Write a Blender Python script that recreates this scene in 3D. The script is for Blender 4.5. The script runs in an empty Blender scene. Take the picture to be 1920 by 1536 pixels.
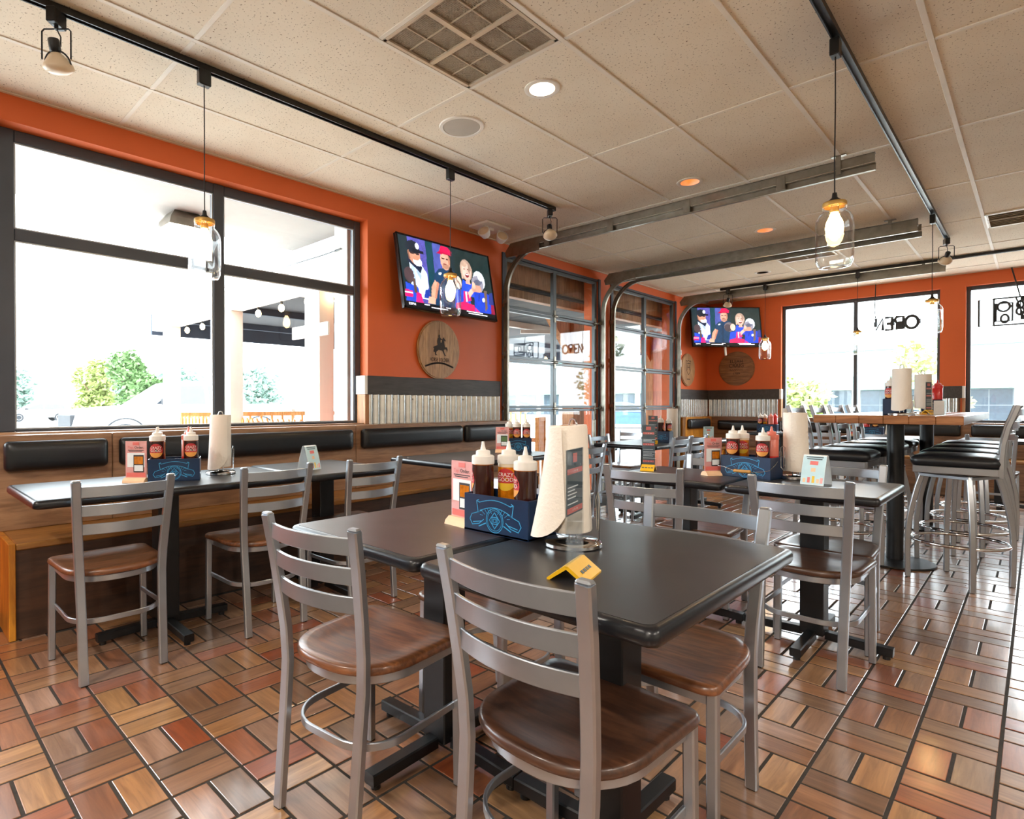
import bpy, math, random
from mathutils import Vector, Matrix
PI = math.pi
R = math.radians
SC = bpy.context.scene
COL = SC.collection
rnd = random.Random(7)

# ---------------------------------------------------------------- camera, sky, light, exposure
cam_d = bpy.data.cameras.new('camera')
cam = bpy.data.objects.new('camera', cam_d)
COL.objects.link(cam)
SC.camera = cam
cam_d.sensor_fit = 'HORIZONTAL'
cam_d.sensor_width = 36.0
cam_d.lens = 36.0 * 1092.35 / 1920.0
cam_d.shift_x = (960 - 850.1) / 1920.0
cam_d.clip_start = 0.02
cam_d.clip_end = 400
yaw, pit = 0.78706, -0.0083
fw = Vector((-math.sin(yaw) * math.cos(pit), math.cos(yaw) * math.cos(pit), math.sin(pit)))
rt = Vector((math.cos(yaw), math.sin(yaw), 0))
up = rt.cross(fw)
cam.matrix_world = Matrix(((rt.x, up.x, -fw.x, 0), (rt.y, up.y, -fw.y, 0), (rt.z, up.z, -fw.z, 1.14), (0, 0, 0, 1)))

SC.view_settings.view_transform = 'Standard'
SC.view_settings.look = 'None'
SC.view_settings.gamma = 1.0
SC.view_settings.use_curve_mapping = False
SC.view_settings.exposure = 1.55
SC.cycles.use_denoising = True
SC.cycles.max_bounces = 10
SC.cycles.diffuse_bounces = 5
SC.cycles.glossy_bounces = 5
SC.cycles.transmission_bounces = 6
SC.cycles.transparent_max_bounces = 24
SC.cycles.caustics_reflective = False
SC.cycles.caustics_refractive = False
SC.cycles.sample_clamp_indirect = 6.0

wd = bpy.data.worlds.new('overcast_sky')
SC.world = wd
wd.use_nodes = True
wb = wd.node_tree.nodes['Background']
wb.inputs['Color'].default_value = (0.87, 0.945, 1.0, 1)
wb.inputs['Strength'].default_value = 5.3


def lamp(name, kind, loc, energy, color=(1, 1, 1), size=0.1, rot=(0, 0, 0), parent=None, sy=None, spread=None):
    d = bpy.data.lights.new(name, kind)
    d.energy = energy
    d.color = color
    if kind == 'AREA':
        d.size = size
        if sy:
            d.shape = 'RECTANGLE'
            d.size_y = sy
        else:
            d.shape = 'DISK'
        if spread:
            d.spread = spread
    elif kind == 'POINT':
        d.shadow_soft_size = size
    elif kind == 'SPOT':
        d.shadow_soft_size = size
        d.spot_size = R(spread or 120)
        d.spot_blend = 0.6
    o = bpy.data.objects.new(name, d)
    COL.objects.link(o)
    o.location = loc
    o.rotation_euler = rot
    if parent:
        o.parent = parent
    return o


def portal(name, loc, rot, sx, sy):
    o = lamp(name, 'AREA', loc, 1, size=sx, sy=sy, rot=rot)
    o.data.cycles.is_portal = True
    return o


# sky portals sit in the real window openings and only guide sampling
portal('window_portal', (-4.2, 0.75, 1.83), (0, R(-90), 0), 1.7, 4.5)
portal('window_portal', (-4.2, 6.8, 1.38), (0, R(-90), 0), 2.7, 4.2)
portal('window_portal', (-1.88, 10.3, 1.78), (R(-90), 0, 0), 1.95, 1.8)
portal('window_portal', (0.55, 10.3, 1.78), (R(-90), 0, 0), 2.4, 1.8)

# ---------------------------------------------------------------- helpers: tagging
def tag(o, label=None, cat=None, group=None, kind=None):
    if label:
        o['label'] = label
    if cat:
        o['category'] = cat
    if group:
        o['group'] = group
    if kind:
        o['kind'] = kind
    return o


def thing(name, label, cat, loc=(0, 0, 0), rotz=0, group=None, rot=None):
    o = bpy.data.objects.new(name, None)
    o.empty_display_size = 0.05
    COL.objects.link(o)
    o.location = loc
    o.rotation_euler = rot if rot else (0, 0, rotz)
    return tag(o, label, cat, group)


def kids(o):
    return [c for c in o.children]


def copy_tree(o, parent=None):
    c = o.copy()
    COL.objects.link(c)
    if parent:
        c.parent = parent
    for ch in kids(o):
        copy_tree(ch, c)
    return c


def dup(root, loc, rotz, label, group=None):
    c = copy_tree(root)
    c.location = loc
    c.rotation_euler = (0, 0, rotz)
    c['label'] = label
    if group:
        c['group'] = group
    return c


# ---------------------------------------------------------------- helpers: geometry
class G:
    def __init__(s):
        s.v = []
        s.f = []
        s.uv = None
        s.fc = []

    def add(s, vs, fs, M=None, col=None):
        n = len(s.v)
        for p in vs:
            p = Vector(p)
            if M is not None:
                p = M @ p
            s.v.append(p)
        for f in fs:
            s.f.append([i + n for i in f])
            s.fc.append(col)
        return s

    def box(s, x0, x1, y0, y1, z0, z1, b=0.0, M=None, col=None):
        if x0 > x1: x0, x1 = x1, x0
        if y0 > y1: y0, y1 = y1, y0
        if z0 > z1: z0, z1 = z1, z0
        if b <= 0:
            vs = [(x, y, z) for z in (z0, z1) for y in (y0, y1) for x in (x0, x1)]
            fs = [(0, 2, 3, 1), (4, 5, 7, 6), (0, 1, 5, 4), (2, 6, 7, 3), (0, 4, 6, 2), (1, 3, 7, 5)]
            return s.add(vs, fs, M, col)
        b = min(b, (x1 - x0) * .49, (y1 - y0) * .49, (z1 - z0) * .49)
        cx, cy, cz = (x0 + x1) / 2, (y0 + y1) / 2, (z0 + z1) / 2
        hx, hy, hz = (x1 - x0) / 2, (y1 - y0) / 2, (z1 - z0) / 2
        idx = {}
        vs = []
        for sx in (-1, 1):
            for sy in (-1, 1):
                for sz in (-1, 1):
                    for a in range(3):
                        idx[sx, sy, sz, a] = len(vs)
                        d = [b, b, b]
                        d[a] = 0
                        vs.append((cx + sx * (hx - d[0]), cy + sy * (hy - d[1]), cz + sz * (hz - d[2])))
        fs = []
        S = (-1, 1)
        for a in range(3):
            for sg in S:
                c = []
                for u, w in ((-1, -1), (1, -1), (1, 1), (-1, 1)):
                    k = [0, 0, 0]
                    k[a] = sg
                    k[(a + 1) % 3] = u
                    k[(a + 2) % 3] = w
                    c.append(idx[k[0], k[1], k[2], a])
                fs.append(c if sg > 0 else c[::-1])
        for a in range(3):
            p, q = (a + 1) % 3, (a + 2) % 3
            for sp in S:
                for sq in S:
                    def I(e, ax):
                        k = [0, 0, 0]
                        k[a], k[p], k[q] = e, sp, sq
                        return idx[k[0], k[1], k[2], ax]
                    c = [I(-1, p), I(1, p), I(1, q), I(-1, q)]
                    fs.append(c if sp * sq > 0 else c[::-1])
        for sx in S:
            for sy in S:
                for sz in S:
                    c = [idx[sx, sy, sz, 0], idx[sx, sy, sz, 1], idx[sx, sy, sz, 2]]
                    fs.append(c if sx * sy * sz > 0 else c[::-1])
        return s.add(vs, fs, M, col)

    def sweep(s, path, prof, closed=False, upv=(0, 0, 1), cap=True, M=None, col=None):
        P = [Vector(p) for p in path]
        n, m = len(P), len(prof)
        upv = Vector(upv)
        vs = []
        for i in range(n):
            a = P[(i - 1) % n] if (closed or i > 0) else P[i]
            c = P[(i + 1) % n] if (closed or i < n - 1) else P[i]
            t = (c - a).normalized()
            u = upv - t * upv.dot(t)
            if u.length < 1e-5:
                u = Vector((1, 0, 0)) - t * t.x
                if u.length < 1e-4:
                    u = Vector((0, 1, 0))
            u.normalize()
            r = t.cross(u)
            for (pa, pb) in prof:
                vs.append(P[i] + r * pa + u * pb)
        fs = []
        for i in range(n if closed else n - 1):
            j = (i + 1) % n
            for k in range(m):
                l = (k + 1) % m
                fs.append((i * m + k, j * m + k, j * m + l, i * m + l))
        if cap and not closed:
            fs.append(tuple(range(m)))
            fs.append(tuple((n - 1) * m + k for k in range(m))[::-1])
        return s.add(vs, fs, M, col)

    def tube(s, path, r, n=8, closed=False, M=None, col=None):
        ex = [max(p[i] for p in path) - min(p[i] for p in path) for i in range(3)]
        k = ex.index(min(ex))
        upv = [(1, 0, .001), (0, 1, .001), (0.001, 0, 1)][k]
        return s.sweep(path, [(r * math.cos(2 * PI * k / n), r * math.sin(2 * PI * k / n)) for k in range(n)][::-1], closed, upv, M=M, col=col)

    def bar(s, path, w, h, closed=False, upv=(0, 0, 1), M=None, b=0.0, col=None):
        if b <= 0:
            pr = [(-w / 2, -h / 2), (-w / 2, h / 2), (w / 2, h / 2), (w / 2, -h / 2)]
        else:
            pr = [(-w / 2, -h / 2 + b), (-w / 2, h / 2 - b), (-w / 2 + b, h / 2), (w / 2 - b, h / 2), (w / 2, h / 2 - b), (w / 2, -h / 2 + b), (w / 2 - b, -h / 2), (-w / 2 + b, -h / 2)]
        return s.sweep(path, pr, closed, upv, M=M, col=col)

    def lathe(s, prof, n=16, M=None, cap0=True, cap1=True, col=None):
        vs, fs = [], []
        m = len(prof)
        for (r, z) in prof:
            for k in range(n):
                a = 2 * PI * k / n
                vs.append((r * math.cos(a), r * math.sin(a), z))
        for i in range(m - 1):
            for k in range(n):
                l = (k + 1) % n
                fs.append((i * n + k, i * n + l, (i + 1) * n + l, (i + 1) * n + k))
        if cap0:
            fs.append(tuple(range(n))[::-1])
        if cap1:
            fs.append(tuple((m - 1) * n + k for k in range(n)))
        return s.add(vs, fs, M, col)

    def cyl(s, p0, p1, r0, r1=None, n=12, M=None, col=None):
        p0, p1 = Vector(p0), Vector(p1)
        r1 = r0 if r1 is None else r1
        q = (p1 - p0).to_track_quat('Z', 'Y').to_matrix().to_4x4()
        T = Matrix.Translation(p0) @ q
        if M is not None:
            T = M @ T
        return s.lathe([(r0, 0), (r1, (p1 - p0).length)], n, T, col=col)

    def ball(s, c, r, n=10, m=6, sz=1.0, M=None, col=None):
        pr = [(max(1e-4, r * math.sin(PI * k / m)), -r * sz * math.cos(PI * k / m)) for k in range(m + 1)]
        T = Matrix.Translation(Vector(c))
        if M is not None:
            T = M @ T
        return s.lathe(pr, n, T, col=col)

    def prism(s, poly, z0, z1, M=None, col=None):
        n = len(poly)
        vs = [(x, y, z0) for x, y in poly] + [(x, y, z1) for x, y in poly]
        fs = [tuple(range(n))[::-1], tuple(range(n, 2 * n))]
        for k in range(n):
            l = (k + 1) % n
            fs.append((k, l, n + l, n + k))
        return s.add(vs, fs, M, col)

    def loops(s, LL, cap0=True, cap1=True, M=None, col=None):
        n = len(LL[0])
        vs = [p for L in LL for p in L]
        fs = []
        for i in range(len(LL) - 1):
            for k in range(n):
                l = (k + 1) % n
                fs.append((i * n + k, i * n + l, (i + 1) * n + l, (i + 1) * n + k))
        if cap0:
            fs.append(tuple(range(n))[::-1])
        if cap1:
            fs.append(tuple((len(LL) - 1) * n + k for k in range(n)))
        return s.add(vs, fs, M, col)

    def stroke(s, pts, w, z0=0.0, z1=0.0006, closed=False, M=None, col=None):
        """a flat ribbon along 2-d points in the xy plane"""
        P = [Vector((p[0], p[1], 0)) for p in pts]
        n = len(P)
        for i in range(n if closed else n - 1):
            a, b = P[i], P[(i + 1) % n]
            d = (b - a)
            if d.length < 1e-6:
                continue
            d.normalize()
            e = d * (w * .45)
            r = Vector((-d.y, d.x, 0)) * (w / 2)
            s.prism([((a - e + r).x, (a - e + r).y), ((a - e - r).x, (a - e - r).y), ((b + e - r).x, (b + e - r).y), ((b + e + r).x, (b + e + r).y)], z0, z1, M, col)
        return s

    def build(s, name, mat, parent=None, loc=None, rot=None, smooth=38, kind=None, colattr=False):
        me = bpy.data.meshes.new(name)
        me.from_pydata([tuple(p) for p in s.v], [], s.f)
        me.validate()
        if s.uv:
            ul = me.uv_layers.new(name='UVMap')
            for i, c in enumerate(s.uv[:len(ul.data)]):
                ul.data[i].uv = c
        if colattr:
            ca = me.color_attributes.new('Col', 'BYTE_COLOR' if False else 'FLOAT_COLOR', 'CORNER')
            k = 0
            for pi, p in enumerate(me.polygons):
                c = s.fc[pi] or (1, 1, 1)
                for _ in p.loop_indices:
                    ca.data[k].color = (c[0], c[1], c[2], 1)
                    k += 1
        if smooth:
            me.shade_smooth()
            me.set_sharp_from_angle(angle=R(smooth))
        if mat:
            me.materials.append(mat)
        o = bpy.data.objects.new(name, me)
        COL.objects.link(o)
        if parent:
            o.parent = parent
        if loc:
            o.location = loc
        if rot:
            o.rotation_euler = rot
        if kind:
            o['kind'] = kind
        return o


def Tm(x, y, z, rz=0, rx=0, ry=0):
    return Matrix.Translation((x, y, z)) @ Matrix.Rotation(rz, 4, 'Z') @ Matrix.Rotation(ry, 4, 'Y') @ Matrix.Rotation(rx, 4, 'X')


def arc(cx, cy, r, a0, a1, n):
    return [(cx + r * math.cos(R(a0 + (a1 - a0) * k / n)), cy + r * math.sin(R(a0 + (a1 - a0) * k / n))) for k in range(n + 1)]


def part(name, mat, parent, x0, x1, y0, y1, z0, z1, b=0.0, smooth=38):
    return G().box(x0, x1, y0, y1, z0, z1, b).build(name, mat, parent, smooth=smooth)


_fonts = {}
def text_mesh(txt, size, extrude=0.0004, spacing=1.0):
    c = bpy.data.curves.new('lettering', 'FONT')
    c.body = txt
    c.size = size
    c.extrude = extrude
    c.align_x = 'CENTER'
    c.align_y = 'CENTER'
    c.space_character = spacing
    c.resolution_u = 3
    o = bpy.data.objects.new('lettering', c)
    COL.objects.link(o)
    bpy.context.view_layer.update()
    dg = bpy.context.evaluated_depsgraph_get()
    me = bpy.data.meshes.new_from_object(o.evaluated_get(dg))
    bpy.data.objects.remove(o)
    bpy.data.curves.remove(c)
    return me


def text(txt, size, mat, parent, M, name='lettering', sx=1.0, extrude=0.0004, wrap=None, bend=0.0):
    """flat lettering in the local xy plane of M (parent space); wrap = cylinder radius"""
    me = text_mesh(txt, size, extrude)
    for v in me.vertices:
        p = Vector((v.co.x * sx, v.co.y, v.co.z))
        if bend:
            p.y += bend * p.x * p.x
        if wrap:
            a = p.x / wrap
            p = Vector(((wrap + p.z) * math.sin(a), p.y, (wrap + p.z) * math.cos(a) - wrap))
        v.co = M @ p
    me.materials.clear()
    me.materials.append(mat)
    o = bpy.data.objects.new(name, me)
    COL.objects.link(o)
    if parent:
        o.parent = parent
    return o


# ---------------------------------------------------------------- materials
def lin(h):
    if isinstance(h, str):
        h = h.lstrip('#')
        c = [int(h[i:i + 2], 16) / 255 for i in (0, 2, 4)]
        return tuple((x / 12.92 if x <= 0.04045 else ((x + 0.055) / 1.055) ** 2.4) for x in c)
    return h


def mix_nodes(nt, fac, a, b, mode='MIX'):
    n = nt.nodes.new('ShaderNodeMix')
    n.data_type = 'RGBA'
    n.blend_type = mode
    for sock, val in ((n.inputs[0], fac), (n.inputs[6], a), (n.inputs[7], b)):
        if hasattr(val, 'is_linked'):
            nt.links.new(val, sock)
        else:
            sock.default_value = val if isinstance(val, (int, float)) else (val[0], val[1], val[2], 1)
    return n.outputs[2]


def tex_coord(nt, kind='Object', scale=(1, 1, 1), rot=(0, 0, 0)):
    tc = nt.nodes.new('ShaderNodeTexCoord')
    mp = nt.nodes.new('ShaderNodeMapping')
    mp.inputs['Scale'].default_value = scale
    mp.inputs['Rotation'].default_value = rot
    nt.links.new(tc.outputs[kind], mp.inputs['Vector'])
    return mp.outputs['Vector']


def noise(nt, vec, scale, detail=3, rough=0.55, dist=0.0):
    n = nt.nodes.new('ShaderNodeTexNoise')
    n.inputs['Scale'].default_value = scale
    n.inputs['Detail'].default_value = detail
    n.inputs['Roughness'].default_value = rough
    n.inputs['Distortion'].default_value = dist
    nt.links.new(vec, n.inputs['Vector'])
    return n.outputs['Fac']


def ramp(nt, fac, a, b, c0=(0, 0, 0), c1=(1, 1, 1)):
    r = nt.nodes.new('ShaderNodeValToRGB')
    r.color_ramp.elements[0].position = a
    r.color_ramp.elements[1].position = b
    r.color_ramp.elements[0].color = (*c0, 1)
    r.color_ramp.elements[1].color = (*c1, 1)
    nt.links.new(fac, r.inputs['Fac'])
    return r.outputs['Color']


def new_mat(name):
    m = bpy.data.materials.new(name)
    m.use_nodes = True
    nt = m.node_tree
    return m, nt, nt.nodes['Principled BSDF']


def mat(name, col, rough=0.5, metal=0.0, var=0.12, vscale=6.0, bump=0.0, bscale=60.0, coat=0.0, stretch=(1, 1, 1), emit=None, estr=1.0, rvar=0.0, spec=0.5, coord='Object', trans=0.0, alpha=None):
    """principled material whose colour and gloss wander a little with noise"""
    m, nt, p = new_mat(name)
    c = lin(col)
    vec = tex_coord(nt, coord, stretch)
    f = noise(nt, vec, vscale, 4)
    lo = tuple(max(0, x * (1 - var)) for x in c)
    hi = tuple(min(1, x * (1 + var)) for x in c)
    nt.links.new(mix_nodes(nt, ramp_fac(nt, f), lo, hi), p.inputs['Base Color'])
    p.inputs['Metallic'].default_value = metal
    p.inputs['Roughness'].default_value = rough
    p.inputs['Specular IOR Level'].default_value = spec
    if trans:
        p.inputs['Transmission Weight'].default_value = trans
    if alpha is not None:
        p.inputs['Alpha'].default_value = alpha
    if rvar:
        f2 = noise(nt, vec, vscale * 2.3, 3)
        mr = nt.nodes.new('ShaderNodeMapRange')
        mr.inputs['To Min'].default_value = max(0.02, rough - rvar)
        mr.inputs['To Max'].default_value = rough + rvar
        nt.links.new(f2, mr.inputs['Value'])
        nt.links.new(mr.outputs[0], p.inputs['Roughness'])
    if coat:
        p.inputs['Coat Weight'].default_value = coat
        p.inputs['Coat Roughness'].default_value = 0.12
    if bump:
        fb = noise(nt, vec, bscale, 2)
        bp = nt.nodes.new('ShaderNodeBump')
        bp.inputs['Strength'].default_value = bump
        bp.inputs['Distance'].default_value = 0.002
        nt.links.new(fb, bp.inputs['Height'])
        nt.links.new(bp.outputs[0], p.inputs['Normal'])
    if emit:
        p.inputs['Emission Color'].default_value = (*lin(emit), 1)
        p.inputs['Emission Strength'].default_value = estr
    return m


def ramp_fac(nt, f):
    mr = nt.nodes.new('ShaderNodeMapRange')
    mr.inputs['From Min'].default_value = 0.3
    mr.inputs['From Max'].default_value = 0.7
    nt.links.new(f, mr.inputs['Value'])
    return mr.outputs[0]


def wood(name, dark, light, rough=0.35, axis='x', scale=1.0, coat=0.0, wear=0.0):
    m, nt, p = new_mat(name)
    st = {'x': (1.2, 9, 9), 'y': (9, 1.2, 9), 'z': (9, 9, 1.2)}[axis]
    vec = tex_coord(nt, 'Object', tuple(s * scale for s in st))
    f = noise(nt, vec, 2.2, 6, 0.6, 1.2)
    g = noise(nt, vec, 9.0, 3, 0.5, 0.3)
    col = mix_nodes(nt, ramp(nt, f, 0.34, 0.68), lin(dark), lin(light))
    col = mix_nodes(nt, ramp(nt, g, 0.45, 0.8), col, tuple(x * 0.72 for x in lin(dark)))
    nt.links.new(col, p.inputs['Base Color'])
    p.inputs['Roughness'].default_value = rough
    if wear:
        f2 = noise(nt, tex_coord(nt, 'Object', (3, 3, 3)), 2.5, 4)
        mr = nt.nodes.new('ShaderNodeMapRange')
        mr.inputs['To Min'].default_value = rough - wear
        mr.inputs['To Max'].default_value = rough + wear
        nt.links.new(f2, mr.inputs['Value'])
        nt.links.new(mr.outputs[0], p.inputs['Roughness'])
    if coat:
        p.inputs['Coat Weight'].default_value = coat
        p.inputs['Coat Roughness'].default_value = 0.22
    bp = nt.nodes.new('ShaderNodeBump')
    bp.inputs['Strength'].default_value = 0.12
    bp.inputs['Distance'].default_value = 0.001
    nt.links.new(g, bp.inputs['Height'])
    nt.links.new(bp.outputs[0], p.inputs['Normal'])
    return m


def tile_mat(name, attr):
    """glazed wood-look floor tile; colour comes from the tile itself"""
    m, nt, p = new_mat(name)
    if attr:
        a = nt.nodes.new('ShaderNodeVertexColor')
        a.layer_name = 'Col'
        base = a.outputs['Color']
    else:
        a = nt.nodes.new('ShaderNodeObjectInfo')
        base = a.outputs['Color']
    tc = nt.nodes.new('ShaderNodeTexCoord')
    mp = nt.nodes.new('ShaderNodeMapping')
    mp.inputs['Scale'].default_value = (4, 42, 1)
    nt.links.new(tc.outputs['UV'], mp.inputs['Vector'])
    f = noise(nt, mp.outputs['Vector'], 1.0, 5, 0.6, 0.7)
    g = noise(nt, mp.outputs['Vector'], 2.6, 3, 0.5, 0.3)
    c = mix_nodes(nt, ramp(nt, f, 0.35, 0.7), mix_nodes(nt, 1.0, base, (0.72, 0.66, 0.62), 'MULTIPLY'), mix_nodes(nt, 1.0, base, (1.22, 1.2, 1.14), 'MULTIPLY'))
    c = mix_nodes(nt, ramp(nt, g, 0.55, 0.85, (0, 0, 0), (0.5, 0.5, 0.5)), c, (0.10, 0.06, 0.04))
    nt.links.new(c, p.inputs['Base Color'])
    sc = noise(nt, tex_coord(nt, 'Object', (7, 7, 7)), 2.0, 5, 0.7)
    mr = nt.nodes.new('ShaderNodeMapRange')
    mr.inputs['From Min'].default_value = 0.3
    mr.inputs['From Max'].default_value = 0.75
    mr.inputs['To Min'].default_value = 0.26
    mr.inputs['To Max'].default_value = 0.42
    nt.links.new(sc, mr.inputs['Value'])
    nt.links.new(mr.outputs[0], p.inputs['Roughness'])
    p.inputs['Specular IOR Level'].default_value = 1.0
    p.inputs['Coat IOR'].default_value = 1.6
    p.inputs['Coat Weight'].default_value = 1.0
    p.inputs['Coat Roughness'].default_value = 0.17
    bp = nt.nodes.new('ShaderNodeBump')
    bp.inputs['Strength'].default_value = 0.10
    bp.inputs['Distance'].default_value = 0.002
    nt.links.new(noise(nt, mp.outputs['Vector'], 2.0, 2), bp.inputs['Height'])
    nt.links.new(bp.outputs[0], p.inputs['Normal'])
    return m


def thin_glass(name, tint=(1, 1, 1), refl=1.0, edge=False):
    """a thin pane: clear straight through, with a fresnel reflection"""
    m = bpy.data.materials.new(name)
    m.use_nodes = True
    nt = m.node_tree
    nt.nodes.clear()
    out = nt.nodes.new('ShaderNodeOutputMaterial')
    tr = nt.nodes.new('ShaderNodeBsdfTransparent')
    tr.inputs[0].default_value = (*tint, 1)
    gl = nt.nodes.new('ShaderNodeBsdfGlossy')
    gl.inputs['Roughness'].default_value = 0.02
    gl.inputs['Color'].default_value = (refl, refl, refl, 1)
    mx = nt.nodes.new('ShaderNodeMixShader')
    fr = nt.nodes.new('ShaderNodeFresnel')
    fr.inputs['IOR'].default_value = 1.45
    ge = nt.nodes.new('ShaderNodeNewGeometry')          # the inner side of a thin pane adds no second reflection
    ml = nt.nodes.new('ShaderNodeMath')
    ml.operation = 'MULTIPLY'
    iv = nt.nodes.new('ShaderNodeMath')
    iv.operation = 'SUBTRACT'
    iv.inputs[0].default_value = 1.0
    nt.links.new(ge.outputs['Backfacing'], iv.inputs[1])
    nt.links.new(fr.outputs[0], ml.inputs[0])
    nt.links.new(iv.outputs[0], ml.inputs[1])
    nt.links.new(ml.outputs[0], mx.inputs[0])
    if edge:
        gb = nt.nodes.new('ShaderNodeBsdfGlass')
        gb.inputs['IOR'].default_value = 1.42
        gb.inputs['Roughness'].default_value = 0.0
        mg = nt.nodes.new('ShaderNodeMixShader')
        lw = nt.nodes.new('ShaderNodeLayerWeight')
        lw.inputs['Blend'].default_value = 0.35
        vec = tex_coord(nt, 'Object', (1, 1, 0.5))
        nz = noise(nt, vec, 38, 3)
        c = mix_nodes(nt, ramp(nt, lw.outputs['Facing'], 0.35, 0.95), (0.97, 0.975, 0.97), (0.50, 0.53, 0.54))
        c = mix_nodes(nt, ramp(nt, nz, 0.56, 0.66, (0, 0, 0), (0.3, 0.3, 0.3)), c, (0.72, 0.74, 0.74))
        nt.links.new(c, tr.inputs[0])
        nt.links.new(ramp(nt, lw.outputs['Facing'], 0.3, 0.9, (.06, .06, .06), (.8, .8, .8)), mg.inputs[0])
        nt.links.new(tr.outputs[0], mg.inputs[1])
        nt.links.new(gb.outputs[0], mg.inputs[2])
        tr = mg
    nt.links.new(tr.outputs[0], mx.inputs[1])
    nt.links.new(gl.outputs[0], mx.inputs[2])
    nt.links.new(mx.outputs[0], out.inputs['Surface'])
    return m


def ceiling_mat():
    m, nt, p = new_mat('acoustic_tile')
    vec = tex_coord(nt, 'Object', (1, 1, 1))
    sp = noise(nt, vec, 95, 2, 0.6)
    fl = noise(nt, vec, 1.6, 3)
    c = mix_nodes(nt, ramp_fac(nt, fl), lin('#e4d6c1'), lin('#eee4d2'))
    c = mix_nodes(nt, ramp(nt, sp, 0.635, 0.68), c, lin('#8e7a66'))
    nt.links.new(c, p.inputs['Base Color'])
    p.inputs['Roughness'].default_value = 0.95
    p.inputs['Specular IOR Level'].default_value = 0.1
    bp = nt.nodes.new('ShaderNodeBump')
    bp.inputs['Strength'].default_value = 0.4
    bp.inputs['Distance'].default_value = 0.002
    bp.invert = True
    nt.links.new(ramp(nt, sp, 0.6, 0.68), bp.inputs['Height'])
    nt.links.new(bp.outputs[0], p.inputs['Normal'])
    return m


def emis(name, col, s):
    m, nt, p = new_mat(name)
    p.inputs['Base Color'].default_value = (*lin(col), 1)
    p.inputs['Emission Color'].default_value = (*lin(col), 1)
    p.inputs['Emission Strength'].default_value = s
    return m


def screen_mat():
    m, nt, p = new_mat('tv_picture')
    a = nt.nodes.new('ShaderNodeVertexColor')
    a.layer_name = 'Col'
    p.inputs['Base Color'].default_value = (0.01, 0.01, 0.01, 1)
    p.inputs['Roughness'].default_value = 0.15
    nt.links.new(a.outputs['Color'], p.inputs['Emission Color'])
    p.inputs['Emission Strength'].default_value = 0.62
    return m


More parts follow.
